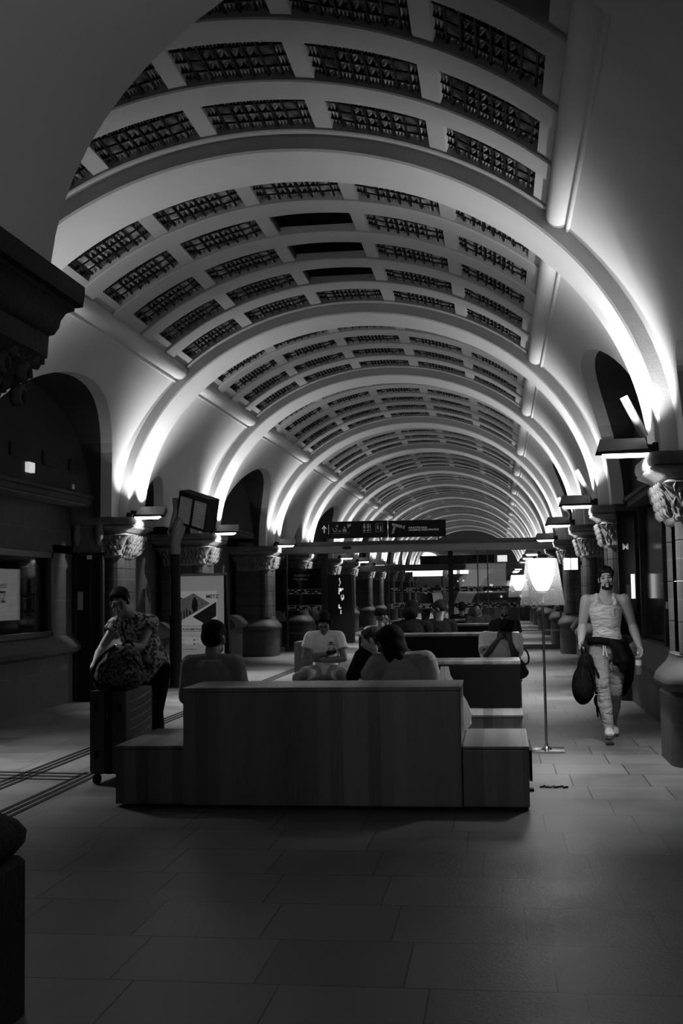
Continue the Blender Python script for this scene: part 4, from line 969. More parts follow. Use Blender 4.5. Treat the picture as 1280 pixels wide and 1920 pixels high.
def hair_mesh(c, f, u, parent, k=1.0, m_='hair', style='short', name='hair'):
    f, s, u = frame(f, u); R = Matrix((s, f, u)).transposed().to_4x4(); bm = B()
    def E(p, r, rot=None):
        mm = Matrix.Translation(c+(s*p[0]+f*p[1]+u*p[2])*k) @ R
        if rot: mm = mm @ Euler(rot).to_matrix().to_4x4()
        bmesh.ops.create_icosphere(bm, subdivisions=3, radius=1.0, matrix=mm @ Matrix.Diagonal((r[0]*k, r[1]*k, r[2]*k, 1)))
    rnd = random.Random(len(style)*7+int(abs(c.x)*100))
    if style in ('short', 'curly', 'messy', 'long', 'bun', 'fade'):
        E((0, -0.022, 0.058), (0.079, 0.090, 0.074)); E((0, -0.048, 0.022), (0.076, 0.066, 0.080))
        E((0, 0.036, 0.090), (0.058, 0.048, 0.030))
        for sx in (-1, 1): E((sx*0.058, 0.020, 0.056), (0.019, 0.046, 0.036)); E((sx*0.066, 0.012, 0.012), (0.010, 0.016, 0.034))
        if style == 'fade': E((0, -0.02, 0.085), (0.082, 0.085, 0.06))
    if style in ('curly', 'messy'):
        for i in range(70 if style == 'curly' else 46):
            a = rnd.uniform(0, 2*PI); ph = rnd.uniform(0.15, 1.45); x = math.cos(a)*math.cos(ph); y = math.sin(a)*math.cos(ph); z = math.sin(ph)
            if y > 0.35 and z < 0.55: continue
            r = rnd.uniform(0.014, 0.024); kk = 1.12 if style == 'messy' else 1.05; E((x*0.080, -0.02+y*0.092, 0.045+z*0.080*kk), (r, r, r))
        if style == 'messy':
            for x in (-0.05, -0.02, 0.015, 0.045): E((x, 0.060, 0.100+rnd.uniform(-.006, .006)), (0.012, 0.012, 0.020), (0.4, rnd.uniform(-.6, .6), 0))
    if style == 'long':
        E((0, -0.032, 0.022), (0.088, 0.095, 0.105))
        E((0, -0.06, -0.03), (0.085, 0.05, 0.11)); E((0, -0.05, -0.12), (0.08, 0.04, 0.11))
        for sx in (-1, 1): E((sx*0.072, -0.005, -0.03), (0.022, 0.045, 0.11)); E((sx*0.07, 0.02, -0.11), (0.03, 0.035, 0.09))
    if style == 'bun': E((0, -0.115, 0.05), (0.04, 0.035, 0.04)); 
    if style == 'hood': E((0, -0.02, 0.03), (0.10, 0.11, 0.12)); E((0, -0.04, -0.09), (0.12, 0.10, 0.08))
    if style == 'cap':
        E((0, -0.02, 0.055), (0.082, 0.096, 0.07)); E((0, 0.10, 0.055), (0.062, 0.075, 0.010), (-0.15, 0, 0))
    return finish(obj(name, bm, m_, parent), 0.008*k, 2)
def beard_mesh(c, f, u, parent, k=1.0):
    f, s, u = frame(f, u); R = Matrix((s, f, u)).transposed().to_4x4(); bm = B()
    for p, r in (((0, 0.058, -0.092), (0.040, 0.030, 0.024)), ((0.040, 0.034, -0.078), (0.019, 0.044, 0.022)), ((-0.040, 0.034, -0.078), (0.019, 0.044, 0.022)), ((0.055, 0.010, -0.045), (0.009, 0.024, 0.030)), ((-0.055, 0.010, -0.045), (0.009, 0.024, 0.030)), ((0, 0.094, -0.036), (0.026, 0.009, 0.006)), ((0.024, 0.084, -0.056), (0.007, 0.010, 0.020)), ((-0.024, 0.084, -0.056), (0.007, 0.010, 0.020))):
        bmesh.ops.create_icosphere(bm, subdivisions=2, radius=1.0, matrix=Matrix.Translation(c+(s*p[0]+f*p[1]+u*p[2])*k) @ R @ Matrix.Diagonal((r[0]*k, r[1]*k, r[2]*k, 1)))
    return finish(obj('beard', bm, 'hair', parent), 0.007, 1)
def shoe(bm, an, toe, up_=None, k=1.0, g=0.0):
    d = (toe-an); d = d.normalized(); heel = an - d*0.045*k; L_ = 0.27*k
    side = d.cross(V(0, 0, 1)); side = side.normalized() if side.length > 0.1 else V(1, 0, 0)
    upv = side.cross(d).normalized()
    secs = []
    for t_, w_, h_ in ((0, 0.028, 0.03), (0.08, 0.038, 0.045), (0.3, 0.040, 0.048), (0.55, 0.043, 0.034), (0.8, 0.046, 0.026), (0.95, 0.034, 0.020), (1.0, 0.018, 0.014)):
        secs.append((heel + d*L_*t_ - upv*(0.075*k-h_*k) , (w_+g)*k, (h_+g)*k))
    loft(bm, secs, side, 16); cone(bm, an, an-upv*0.03*k, (0.04+g)*k, (0.042+g)*k)
def figure(label, loc, rz, J, vox=0.01, skin='skin', shirt=None, sleeve=0.55, tank=False, shirt_g=0.014, bottoms=None, leg_cut=1.0, shoes='shoe_white', hair=('short', 'hair'), beard=False, female=False, hands=None, group=None, face=True, hair2=None, hem=0.0, hk=1.09, loose=0.0, arm=1.0):
    t = thing('person', label, 'person', loc, rz, group)
    J = {k: (Vector(v) if isinstance(v, tuple) else v) for k, v in J.items()}
    side = (J['shR']-J['shL']); up_ = (J['neck']-J['pel']).normalized()
    wz = 0.9 if female else 1.0
    bm = B(); P0, N0 = J['pel'], J['neck']; ch = lerp(P0, N0, 0.68) if 'chest' not in J else J['chest']
    ws = lerp(P0, ch, 0.5)
    sec = [(P0-up_*0.10, 0.11, 0.09), (P0-up_*0.03, 0.155, 0.115), (P0+up_*0.04, 0.155 if not female else 0.165, 0.11), (ws, 0.13*wz+loose, 0.098+loose), (lerp(ws, ch, .6), 0.148*wz+loose, 0.108), (ch, 0.162*wz, 0.115), (lerp(ch, N0, .45), 0.158*wz, 0.098), (lerp(ch, N0, .75), 0.12, 0.075), (N0, 0.066, 0.062)]
    loft(bm, sec, side)
    hf, hu = J['hdir'].normalized(), J.get('hup', V(0, 0, 1))
    hc = J['head']; base = hc - frame(hf, hu)[2]*0.06*hk - hf*0.02
    cone(bm, N0-up_*0.02, base, 0.066*wz, 0.058*wz)
    cone(bm, N0-up_*0.03, J['shR'], 0.055, 0.055); cone(bm, N0-up_*0.03, J['shL'], 0.055, 0.055)
    for S in 'RL':
        sh, el, wr = J['sh'+S], J['el'+S], J['wr'+S]
        chain(bm, [sh, lerp(sh, el, .35), lerp(sh, el, .8), el], [0.060*wz*arm, 0.054*wz*arm, 0.044*wz*arm, 0.039*wz*arm]); chain(bm, [el, lerp(el, wr, .3), lerp(el, wr, .8), wr], [0.039*wz*arm, 0.045*wz*arm, 0.032*wz*arm, 0.026*wz*arm])
        hs = (hands or {}).get(S, {})
        d = hs.get('d', (wr-el).normalized()); n = hs.get('n', V(-1 if S == 'R' else 1, 0, 0))
        dd, nn = Vector(d).normalized(), Vector(n); nn = (nn-dd*nn.dot(dd)).normalized()
        th = hs.get('th', V(0, 1, 0.2)); sgn = 1 if dd.cross(nn).dot(Vector(th)) > 0 else -1
        hand(bm, wr, dd, nn, hs.get('curl', 0.5), sgn, 1.0 if not female else 0.92)
        hp, kn, an = J['hip'+S], J['kn'+S], J['an'+S]
        chain(bm, [hp, lerp(hp, kn, .3), lerp(hp, kn, .85), kn], [0.088, 0.083, 0.060, 0.056]); chain(bm, [kn, lerp(kn, an, .3), lerp(kn, an, .8), an], [0.054, 0.057, 0.038, 0.036])
        shoe(bm, an, J['toe'+S], g=-0.004)
    head_mesh(bm, hc, hf, hu, hk)
    body = finish(obj('body', bm, skin, t), vox, 3)
    if face: face_bits(hc, hf, hu, t, hk)
    if hair: hair_mesh(hc, hf, hu, t, hk, hair[1], hair[0], 'cap' if hair[0] == 'cap' else 'hair')
    if hair2: hair_mesh(hc, hf, hu, t, hk, hair2[1], hair2[0], 'hood')
    if beard: beard_mesh(hc, hf, hu, t, hk)
    if shirt:
        g = shirt_g; bm = B()
        s2 = [(c-up_*hem*(1 if i == 0 else 0), a+g, b+g) for i, (c, a, b) in enumerate(sec[0 if hem > 0 else 1:-1])]
        if tank:
            s3 = [(c, a+g, b+g) for c, a, b in sec[2:6]] + [(lerp(ch, N0, .22), 0.165, 0.122), (lerp(ch, N0, .45), 0.135, 0.112)]
            loft(bm, s3, side)
            sn = side.normalized()
            for q in (-1, 1):
                p0 = lerp(ch, N0, .40)+sn*0.092*q; fr = V(0, 1, 0); sm_ = lerp(N0-up_*0.03, J['shR'] if q > 0 else J['shL'], .45)
                tube(bm, [p0+fr*0.075, sm_+fr*0.052+up_*0.005, sm_+fr*0.02+up_*0.042, sm_-fr*0.02+up_*0.042, sm_-fr*0.055, p0-fr*0.08], [0.030, 0.024, 0.022, 0.022, 0.024, 0.03], 10)
        else:
            loft(bm, s2, side); 
            for S in 'RL':
                sh, el = J['sh'+S], J['el'+S]
                cone(bm, N0-up_*0.045, sh, 0.052+g, 0.058+g)
                wr = J['wr'+S]
                if sleeve <= 1: tube(bm, [sh, lerp(sh, el, sleeve*.5), lerp(sh, el, sleeve)], [0.062+g, 0.062+g, 0.066+g], 16); bmesh.ops.create_icosphere(bm, subdivisions=2, radius=0.060+g, matrix=Matrix.Translation(sh))
                else: chain(bm, [sh, el, lerp(el, wr, min(1, sleeve-1))], [0.062+g, 0.05+g, 0.04+g])
        finish(obj('shirt', bm, shirt, t), max(vox*0.9, .007), 2)
    if bottoms:
        bm = B(); g = 0.016
        loft(bm, [(P0-up_*0.11, 0.12, 0.10), (P0-up_*0.04, 0.165, 0.128), (P0+up_*0.05, 0.165, 0.122)], side)
        for S in 'RL':
            hp, kn, an = J['hip'+S], J['kn'+S], J['an'+S]
            if leg_cut <= 0.9:
                e_ = lerp(hp, kn, leg_cut/0.5 if leg_cut < .5 else 1.0); tube(bm, [hp, lerp(hp, e_, .5), e_], [0.10, 0.100, 0.098], 16); bmesh.ops.create_icosphere(bm, subdivisions=2, radius=0.10, matrix=Matrix.Translation(hp))
            else:
                chain(bm, [hp, lerp(hp, kn, .4), kn], [0.098, 0.092, 0.068]); chain(bm, [kn, lerp(kn, an, .45), lerp(kn, an, .96)], [0.066, 0.068, 0.050])
        finish(obj('shorts' if leg_cut <= .9 else 'trousers', bm, bottoms, t), max(vox*0.9, .008), 2)
    if shoes:
        for S in 'RL':
            bm = B(); shoe(bm, J['an'+S], J['toe'+S], g=0.006); o = obj('shoe', bm, shoes, t); finish(o, 0.008, 2)
            bm = B(); an = J['an'+S]; d = (J['toe'+S]-an).normalized(); sd = d.cross(V(0, 0, 1)).normalized(); uv = sd.cross(d)
            pts = [an-d*0.05-uv*0.086, an+d*0.1-uv*0.086, an+d*0.23-uv*0.086]
            loft(bm, [(p, w_, 0.010) for p, w_ in zip(pts, (0.035, 0.046, 0.036))], sd, 14); obj('sole', bm, 'sole', o)
    return t
# seated default joints (local: facing +y, seat height 0.45)
def seated(lean=0.05, hd=V(0, 1, -0.1), spread=0.10, side_lean=0.0, back=0.0, seat=0.45, arms='lap', kneez=0.50, hsh=0.0):
    pz_ = seat+0.10; n_ = V(side_lean, lean, pz_+0.50-0.4*abs(lean)*abs(lean)); c_ = lerp(V(0, 0, pz_), n_, 0.68)
    J = dict(pel=V(0, 0, pz_), neck=n_, shR=n_+V(0.185, 0.0, -0.065), shL=n_+V(-0.185, 0.0, -0.065), head=n_+V(side_lean*0.2, 0.035+lean*0.25+hsh, 0.125), hdir=hd,
             hipR=V(0.09, 0.02, pz_-0.01), hipL=V(-0.09, 0.02, pz_-0.01), knR=V(spread+0.05, 0.43, kneez), knL=V(-spread-0.05, 0.43, kneez), anR=V(spread+0.05, 0.42, 0.09), anL=V(-spread-0.05, 0.42, 0.09), toeR=V(spread+0.09, 0.62, 0.07), toeL=V(-spread-0.09, 0.62, 0.07))
    J['elR'] = J['shR']+V(0.05, 0.06, -0.27); J['elL'] = J['shL']+V(-0.05, 0.06, -0.27)
    J['wrR'] = V(0.08, 0.28, pz_+0.09); J['wrL'] = V(-0.08, 0.28, pz_+0.09)
    return J
M['skin'] = mat('skin', 0.48, 0.5, 0.06, 8)
M['skin_mid'] = mat('skin_mid', 0.16, 0.5, 0.06, 8)
M['skin_dark'] = mat('skin_dark', 0.04, 0.5, 0.06, 8)
M['hair'] = mat('hair', 0.007, 0.7, 0.3, 60, 0.3, 80, spec=0.1)
M['hair_mid'] = mat('hair_mid', 0.03, 0.7, 0.4, 60, 0.5, 90)
M['eye'] = mat('eye', 0.03, 0.3); M['lip'] = mat('lip', 0.10, 0.5)
M['shoe_white'] = mat('shoe_white', 0.45, 0.6, 0.1, 30); M['sole'] = mat('sole', 0.04, 0.7)
M['shoe_black'] = mat('shoe_black', 0.02, 0.4)
def cloth(name, g, folds=0.5, sc_=5.0, st=(1, 1, 1), rough=0.85):
    mt = mat(name, g, rough, 0.05, 20, spec=0.05 if g < 0.05 else 0.2); nt = mt.node_tree; N = nt.nodes; L_ = nt.links; b = N['Principled BSDF']
    tc = N.new('ShaderNodeTexCoord'); mp = N.new('ShaderNodeMapping'); mp.inputs['Scale'].default_value = st; mp.inputs['Rotation'].default_value = (0.3, 0.6, 0.2); L_.new(tc.outputs['Object'], mp.inputs[0])
    n = N.new('ShaderNodeTexNoise'); n.inputs['Scale'].default_value = sc_; n.inputs['Detail'].default_value = 2.5; n.inputs['Distortion'].default_value = 0.8; L_.new(mp.outputs[0], n.inputs['Vector'])
    bp = N.new('ShaderNodeBump'); bp.inputs['Strength'].default_value = folds; bp.inputs['Distance'].default_value = 0.05; L_.new(n.outputs['Fac'], bp.inputs['Height']); L_.new(bp.outputs[0], b.inputs['Normal']); return mt
M['tank'] = cloth('tank_top', 0.76, 0.9, 7, (1, 1, 2.6)); M['white_cloth'] = cloth('white_cloth', 0.78, 0.5, 6); M['grey_cloth'] = cloth('grey_cloth', 0.30, 0.5, 6)
M['black_cloth'] = cloth('black_cloth', 0.007, 0.6, 9); M['cargo'] = cloth('cargo_cloth', 0.26, 0.9, 9, (1, 1, 1.6)); M['dark_cloth'] = cloth('dark_cloth', 0.018, 0.5, 6)
M['shorts'] = cloth('shorts_cloth', 0.40, 0.6, 7); M['tee_mid'] = cloth('tee_mid', 0.26, 0.6, 6); M['overshirt'] = cloth('overshirt', 0.2, 0.5, 6)
# --- walking man (faces the camera; image-left arm is his right)
J = dict(pel=V(-0.02, 0, 0.93), neck=V(-0.01, 0.02, 1.48), shR=V(0.175, 0.0, 1.425), shL=V(-0.205, 0.02, 1.425), head=V(-0.025, 0.05, 1.635), hdir=V(0.04, 1, 0.08), hup=V(0.08, 0, 1),
         elR=V(0.225, -0.04, 1.165), wrR=V(0.255, 0.13, 1.01), elL=V(-0.285, -0.06, 1.17), wrL=V(-0.335, 0.08, 0.95),
         hipR=V(0.075, 0.02, 0.90), hipL=V(-0.115, -0.02, 0.90), knR=V(0.055, 0.25, 0.53), anR=V(0.02, 0.34, 0.125), toeR=V(0.03, 0.56, 0.165),
         knL=V(-0.09, 0.02, 0.48), anL=V(-0.075, -0.33, 0.15), toeL=V(-0.085, -0.12, 0.085))
man = figure('young man walking towards the camera in a light tank top, holding a bottle', (1.08, 12.4, 0), PI, J, vox=0.0068, shirt='tank', tank=True, shirt_g=0.010, bottoms='cargo', hair=('messy', 'hair'), beard=True, hk=1.0, arm=1.14,
             hands=dict(R=dict(d=V(0.05, 0.25, -0.9), n=V(-0.6, 0.5, 0), th=V(0, 1, 0), curl=1.25), L=dict(d=V(-0.05, 0.1, -1), n=V(0.6, 0.5, 0), th=V(0.6, 0.8, 0), curl=0.75)))
bm = B(); tubeR = lambda pts, r: tube(bm, pts, r, 12)
ringp = [(-0.02+0.175*math.cos(a), 0.01+0.135*math.sin(a), 1.0+0.015*math.sin(2*a)) for a in [2*PI*i/24 for i in range(25)]]
tube(bm, ringp, 0.040, 10)
for pts, r in (([(-0.06, 0.15, 1.0), (-0.12, 0.19, 0.93), (-0.16, 0.17, 0.82), (-0.17, 0.15, 0.72)], [0.035, 0.055, 0.07, 0.05]), ([(-0.04, 0.15, 1.0), (-0.10, 0.17, 0.9), (-0.10, 0.16, 0.80)], [0.03, 0.045, 0.05]),
               ([(-0.18, 0.02, 0.98), (-0.22, -0.02, 0.82), (-0.20, -0.06, 0.62), (-0.17, -0.08, 0.48)], [0.05, 0.08, 0.085, 0.05]), ([(-0.05, -0.10, 0.98), (-0.08, -0.17, 0.8), (-0.08, -0.18, 0.55)], [0.06, 0.12, 0.10]), ([(0.08, -0.10, 0.98), (0.06, -0.16, 0.8), (0.02, -0.17, 0.6)], [0.05, 0.09, 0.07])):
    chain(bm, [Vector(p) for p in pts], r)
finish(obj('tied_jacket', bm, 'black_cloth', man), 0.010, 3)
bm = B(); tube(bm, [(0.035, 0.135, 0.97), (0.03, 0.15, 0.92), (0.035, 0.16, 0.86)], 0.006, 6); tube(bm, [(0.015, 0.135, 0.97), (0.01, 0.152, 0.91), (0.0, 0.16, 0.85)], 0.006, 6); obj('drawstring', bm, 'white_cloth', man)
bm = B(); ring = [(-0.02+0.075*math.cos(a), 0.085+0.045*math.sin(a)-0.0, 1.455-0.075*max(0, math.sin(a))) for a in [2*PI*i/28 for i in range(29)]]; tube(bm, ring, 0.003, 6); obj('necklace', bm, 'steel', man)
bm = B()
blob(bm, (0.055, 0.296, 0.555), (0.040, 0.024, 0.036))
finish(obj('knee_tear', bm, 'skin_mid', man), 0.006, 1)
# his backpack, hanging from the right hand (image left)
t = thing('backpack', 'black backpack hanging low from the walking man\'s hand, loose straps trailing', 'backpack', (0.86, 12.22, 0.36))
bm = B(); blob(bm, (-0.02, 0, 0.22), (0.125, 0.10, 0.22), (0, 0.12, 0)); blob(bm, (0.0, 0, 0.40), (0.085, 0.075, 0.14), (0, 0.1, 0)); blob(bm, (-0.03, -0.04, 0.16), (0.11, 0.09, 0.14)); finish(obj('body', bm, 'black_cloth', t), 0.010, 5)
bm = B(); tube(bm, [(-0.03, 0, 0.52), (-0.035, -0.02, 0.58), (-0.03, -0.02, 0.615), (0.0, -0.01, 0.585), (0.01, 0, 0.52)], 0.011, 8); obj('top_handle', bm, 'black_cloth', t)
bm = B(); tube(bm, curve([(0.05, -0.05, 0.46), (0.12, -0.07, 0.3), (0.12, -0.06, 0.16), (0.08, -0.03, 0.05), (0.12, -0.02, -0.05), (0.15, -0.02, -0.14)]), 0.012, 8); tube(bm, curve([(0.02, -0.07, 0.44), (0.07, -0.11, 0.28), (0.09, -0.1, 0.1), (0.10, -0.02, -0.04), (0.11, 0.0, -0.12)]), 0.010, 8); obj('strap', bm, 'black_cloth', t)
bm = B(); tube(bm, [(0.07, -0.115, 0.15), (0.105, -0.115, 0.15), (0.105, -0.115, 0.115), (0.07, -0.115, 0.115), (0.07, -0.115, 0.15)], 0.003, 6); obj('buckle', bm, 'steel', t)
bm = B(); tube(bm, [(-0.03, -0.10, 0.40), (-0.045, -0.125, 0.30), (-0.04, -0.135, 0.20), (-0.02, -0.13, 0.14)], 0.003, 6); obj('zip', bm, 'frame', t)
t = thing('water_bottle', 'clear plastic water bottle with a pale label held by the walking man', 'bottle', (1.395, 12.27, 0.665))
bm = B(); lathe(bm, [(0.022, 0.0), (0.030, 0.012), (0.031, 0.05), (0.027, 0.07), (0.031, 0.09), (0.031, 0.15), (0.024, 0.175), (0.013, 0.20), (0.012, 0.215)], 24); obj('body', bm, 'bottle', t)
bm = B(); lathe(bm, [(0.0325, 0.092), (0.0325, 0.145)], 24, cap=False); obj('label', bm, 'white', t)
bm = B(); lathe(bm, [(0.014, 0.21), (0.014, 0.235)], 16); obj('cap', bm, 'white', t)
# --- woman bending over her backpack
J = dict(pel=V(0.06, 0, 0.90), chest=V(0.14, 0.12, 1.17), neck=V(0.19, 0.24, 1.375), shR=V(0.30, 0.27, 1.29), shL=V(0.02, 0.14, 1.30), head=V(0.245, 0.34, 1.49), hdir=V(-0.08, 0.9, -0.32), hup=V(0.05, 0.3, 1),
         elR=V(0.42, 0.36, 1.07), wrR=V(0.39, 0.60, 0.97), elL=V(0.05, 0.33, 1.09), wrL=V(0.20, 0.55, 1.09),
         hipR=V(0.16, -0.0, 0.87), hipL=V(-0.03, -0.0, 0.87), knR=V(0.17, 0.05, 0.49), anR=V(0.17, 0.0, 0.09), toeR=V(0.18, 0.2, 0.07), knL=V(0.0, 0.05, 0.49), anL=V(-0.0, -0.02, 0.09), toeL=V(-0.02, 0.18, 0.07))
wm = figure('woman in a floral blouse bending over the backpack on top of her suitcase', (-3.16, 10.55, 0), PI, J, vox=0.009, skin='skin_mid', shirt='floral', sleeve=0.30, shirt_g=0.022, hem=0.06, bottoms='black_cloth', shoes='shoe_black', hair=('bun', 'hair'), female=True, loose=0.02,
            hands=dict(R=dict(d=V(-0.1, 0.6, -0.4), n=V(0, 0, -1), th=V(-1, 0, 0), curl=0.5), L=dict(d=V(0.5, 0.6, -0.15), n=V(0, 0, -1), th=V(1, 0, 0), curl=0.5)))
bm = B(); tube(bm, curve([(0.20, 0.15, 1.40), (0.235, 0.31, 1.32), (0.20, 0.31, 1.15), (0.12, 0.22, 1.0), (0.0, 0.15, 0.9)]), 0.009, 8); obj('shoulder_strap', bm, 'black', wm)
bm = B(); tube(bm, [(0.20+0.031*math.cos(a), 0.545+0.012*math.sin(a), 1.09+0.031*math.sin(a)) for a in [2*PI*i/16 for i in range(17)]], 0.004, 6); obj('bracelet', bm, 'steel', wm)
bm = B(); bmesh.ops.create_icosphere(bm, subdivisions=2, radius=0.008, matrix=Matrix.Translation((0.318, 0.325, 1.46))); obj('earring', bm, 'steel', wm)
# --- man seen from behind on the foreground bench
J = seated(0.03, V(0.15, 1, -0.15))
figure('man with short dark hair seen from behind, seated on the foreground bench', (-2.33, 9.30, 0), 0.0, J, vox=0.009, skin='skin_mid', shirt='overshirt', sleeve=1.95, bottoms='dark_cloth', shoes='shoe_black', hair=('fade', 'hair'), face=False, shirt_g=0.02, hk=1.18)
# --- man in white T-shirt with headphones
J = seated(0.06, V(-0.05, 0.75, -0.75), spread=0.26, seat=0.45, hsh=0.02)
J.update(anR=V(0.30, 0.36, 0.09), toeR=V(0.36, 0.56, 0.07), wrR=V(-0.07, 0.24, 0.77), elR=V(0.26, 0.10, 0.72), elL=V(-0.26, 0.12, 0.70), wrL=V(0.02, 0.28, 0.69))
wt = figure('man in a white T-shirt and pale shorts with headphones, looking down at his phone', (-2.24, 14.95, 0), PI, J, vox=0.009, skin='skin_mid', shirt='white_cloth', sleeve=0.55, shirt_g=0.018, bottoms='shorts', leg_cut=0.33, hair=('short', 'hair'),
            hands=dict(R=dict(d=V(-0.8, 0.35, 0.35), n=V(0.2, -0.7, 0.4), th=V(0, 0.2, 1), curl=0.7), L=dict(d=V(0.9, 0.2, 0.1), n=V(0, -0.5, 0.6), th=V(0, 0, 1), curl=0.6)))
hc = J['head']; bm = B()
tube(bm, [hc+V(0.092*math.cos(a), -0.02+0.02*math.sin(a), 0.03+0.10*math.sin(a)) for a in [PI*i/14 for i in range(15)]], 0.011, 8)
for sx in (-1, 1): tube(bm, [hc+V(sx*0.075, -0.01, 0.0), hc+V(sx*0.105, -0.01, 0.0)], 0.036, 14)
obj('headphones', bm, 'black', wt)
bm = B(); box(bm, -0.05, 0.0, -0.002, 0.002, 0.0, 0.02, mtx=Matrix.Translation((-0.075, 0.165, 0.90))); box(bm, -0.07, 0.02, -0.002, 0.002, -0.02, -0.008, mtx=Matrix.Translation((-0.075, 0.165, 0.90))); obj('shirt_print', bm, 'ink', wt, smooth=False)
t = thing('mobile_phone', 'dark phone in the hand of the man in the white T-shirt', 'phone', (-2.12, 14.66, 0.80), 0.3)
bm = B(); box(bm, -0.065, 0.065, -0.035, 0.035, -0.005, 0.005, 0.004); o = obj('case', bm, 'black', t); o.rotation_euler = (0.6, -0.2, 0)
# --- woman in T-shirt on the foreground bench, hair hanging
J = seated(0.10, V(-0.85, 0.35, -0.45), side_lean=0.0)
J.update(neck=V(-0.02, 0.06, 1.02), shR=V(0.175, 0.0, 0.985), shL=V(-0.22, 0.06, 0.96), head=V(-0.12, 0.09, 1.13), elR=V(0.24, 0.0, 0.72), wrR=V(0.12, 0.24, 0.62), elL=V(-0.33, 0.20, 0.78), wrL=V(-0.22, 0.36, 0.66))
figure('person in a grey T-shirt with long black hair leaning sideways behind the foreground bench', (-0.78, 9.50, 0), 0.0, J, vox=0.009, skin='skin_dark', shirt='tee_mid', sleeve=0.62, shirt_g=0.03, bottoms='dark_cloth', shoes='shoe_black', hair=('long', 'hair'), hair2=None, female=False, loose=0.03, hk=1.12)
# --- girl in profile
J = seated(0.05, V(-1, 0.15, -0.25)); J.update(neck=V(-0.05, 0.02, 0.98), head=V(-0.10, 0.04, 1.12), elL=V(-0.28, 0.15, 0.80), wrL=V(-0.20, 0.2, 0.98))
figure('girl in profile with hair tied back, beside the person in the grey T-shirt', (-1.02, 10.25, 0), 0.1, J, vox=0.010, skin='skin', shirt='dark_cloth', sleeve=1.2, bottoms='black_cloth', shoes='shoe_black', hair=('bun', 'hair_mid'), female=True, hk=0.95)
# --- man with head in his hands
J = seated(0.34, V(0.25, 0.55, -0.85), seat=0.45); J.update(neck=V(-0.10, 0.30, 0.98), chest=V(-0.02, 0.20, 0.84), shR=V(0.10, 0.24, 0.96), shL=V(-0.28, 0.30, 0.94), head=V(-0.16, 0.44, 1.06), hup=V(0, 0.6, 0.8),
         elR=V(0.10, 0.48, 0.75), wrR=V(-0.06, 0.56, 0.95), elL=V(-0.26, 0.52, 0.72), wrL=V(-0.20, 0.60, 0.92))
bw = figure('bowed man in a white shirt holding his head in his hands on the third bench', (-0.08, 14.95, 0), PI, J, vox=0.009, skin='skin_dark', shirt='white_cloth', sleeve=0.75, shirt_g=0.026, hem=0.04, bottoms='grey_cloth', shoes='shoe_black', hair=('curly', 'hair'), loose=0.03, hk=1.05,
            hands=dict(R=dict(d=V(-0.25, -0.3, 0.9), n=V(-0.4, -0.8, 0), th=V(-1, 0, 0), curl=0.35), L=dict(d=V(0.15, -0.3, 0.9), n=V(0.3, -0.8, 0), th=V(1, 0, 0), curl=0.35)))
t = thing('handbag', 'dark handbag with a looped handle at the right end of the third bench', 'bag', (0.19, 14.9, 0.43))
bm = B(); blob(bm, (0, 0, 0.13), (0.13, 0.09, 0.14)); blob(bm, (0.02, 0, 0.08), (0.14, 0.10, 0.09)); finish(obj('body', bm, 'stone_dark', t), 0.012, 4)
bm = B(); tube(bm, curve([(0.0+0.0, 0, 0.22), (0.03, 0, 0.34), (0.10, 0, 0.38), (0.155, 0, 0.30), (0.15, 0, 0.2), (0.08, 0, 0.18)]), 0.011, 8); obj('handle', bm, 'black', t)
# --- group behind the third bench
J = seated(0.05, V(0.9, 0.6, -0.1)); figure('man in a dark cap seated beyond the third bench, looking right', (-1.74, 16.95, 0), -0.2, J, vox=0.012, skin='skin_dark', shirt='grey_cloth', bottoms='dark_cloth', shoes='shoe_black', hair=('cap', 'black_cloth'), group='seated travellers beyond the third bench')
J = seated(0.16, V(0.2, 0.7, -0.6)); J['neck'] += V(0, 0, 0.07); J['head'] += V(0, 0, 0.10); J['shR'] += V(0.04, 0, 0.04); J['shL'] += V(-0.04, 0, 0.04)
figure('hunched figure all in black with a hood, middle of the group beyond the third bench', (-1.30, 17.2, 0), 0.0, J, vox=0.012, skin='skin_dark', shirt='black_cloth', sleeve=1.9, shirt_g=0.04, bottoms='black_cloth', shoes='shoe_black', hair=('short', 'hair'), hair2=('hood', 'black_cloth'), group='seated travellers beyond the third bench', loose=0.03, face=False)
J = seated(0.08, V(-0.9, 0.3, -0.4)); J['neck'] += V(0, 0, 0.08); J['head'] += V(0, 0, 0.09); J['shR'] += V(0, 0, 0.07); J['shL'] += V(0, 0, 0.07); J['wrL'] = V(-0.2, 0.2, 1.05); J['elL'] = V(-0.24, 0.14, 0.82)
figure('person in a black T-shirt in profile, hand near the chin, right of the hooded figure', (-0.90, 17.75, 0), 0.1, J, vox=0.012, skin='skin_dark', shirt='black_cloth', bottoms='black_cloth', shoes='shoe_black', hair=('short', 'hair'), group='seated travellers beyond the third bench')
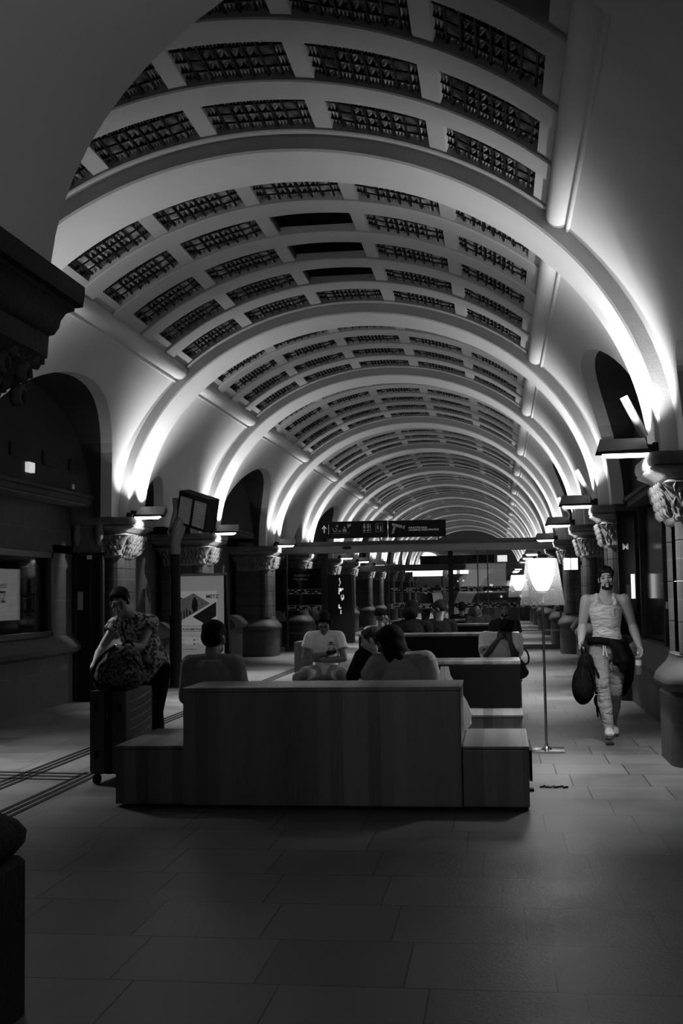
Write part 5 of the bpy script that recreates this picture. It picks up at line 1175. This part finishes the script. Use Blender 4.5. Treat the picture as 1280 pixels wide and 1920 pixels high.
J = seated(0.05, V(0.0, 1, -0.15)); J['head'] += V(0, 0, 0.05); J['neck'] += V(0, 0, 0.04)
figure('bearded man seated far behind the bowed man, facing the camera', (0.08, 19.75, 0), PI, J, vox=0.012, skin='skin_mid', shirt='dark_cloth', bottoms='dark_cloth', shoes='shoe_black', hair=('short', 'hair_mid'), beard=True)
J = seated(0.05, V(0.0, 1, -0.1)); figure('dark figure seen from behind on the farthest bench, left one of two', (-0.78, 24.6, 0), 0.0, J, vox=0.016, skin='skin_dark', shirt='black_cloth', bottoms='black_cloth', shoes=None, hair=('short', 'hair'), face=False)
J = seated(0.05, V(0.5, 1, -0.1)); figure('dark figure on the farthest bench, right one of two, broader', (-0.42, 23.7, 0), PI, J, vox=0.016, skin='skin_dark', shirt='dark_cloth', bottoms='black_cloth', shoes=None, hair=('short', 'hair'), face=False)
def standing(hd=V(0, 1, 0), st=0.1):
    return dict(pel=V(0, 0, 0.93), neck=V(0, 0.02, 1.46), shR=V(0.19, 0, 1.41), shL=V(-0.19, 0, 1.41), head=V(0, 0.05, 1.61), hdir=hd, elR=V(0.24, 0.0, 1.13), elL=V(-0.24, 0.05, 1.13), wrR=V(0.25, 0.12, 0.90), wrL=V(-0.2, 0.25, 1.0),
                hipR=V(0.09, 0, 0.9), hipL=V(-0.09, 0, 0.9), knR=V(0.1, 0.06+st, 0.49), knL=V(-0.1, 0.02, 0.49), anR=V(0.1, st, 0.09), anL=V(-0.1, -st, 0.09), toeR=V(0.12, st+.2, 0.07), toeL=V(-0.12, 0.2-st, 0.07))
figure('standing traveller in dark clothes seen through the glass, nearer to the black post', (-2.55, 41.0, 0), 0.6, standing(), vox=0.02, skin='skin_mid', shirt='black_cloth', sleeve=1.8, bottoms='black_cloth', shoes=None, hair=('short', 'hair'), face=False)
figure('standing traveller in a grey top seen through the glass, walking away', (-2.2, 41.6, 0), -0.8, standing(st=0.2), vox=0.02, skin='skin_mid', shirt='grey_cloth', sleeve=0.6, bottoms='black_cloth', shoes=None, hair=('short', 'hair'), face=False)
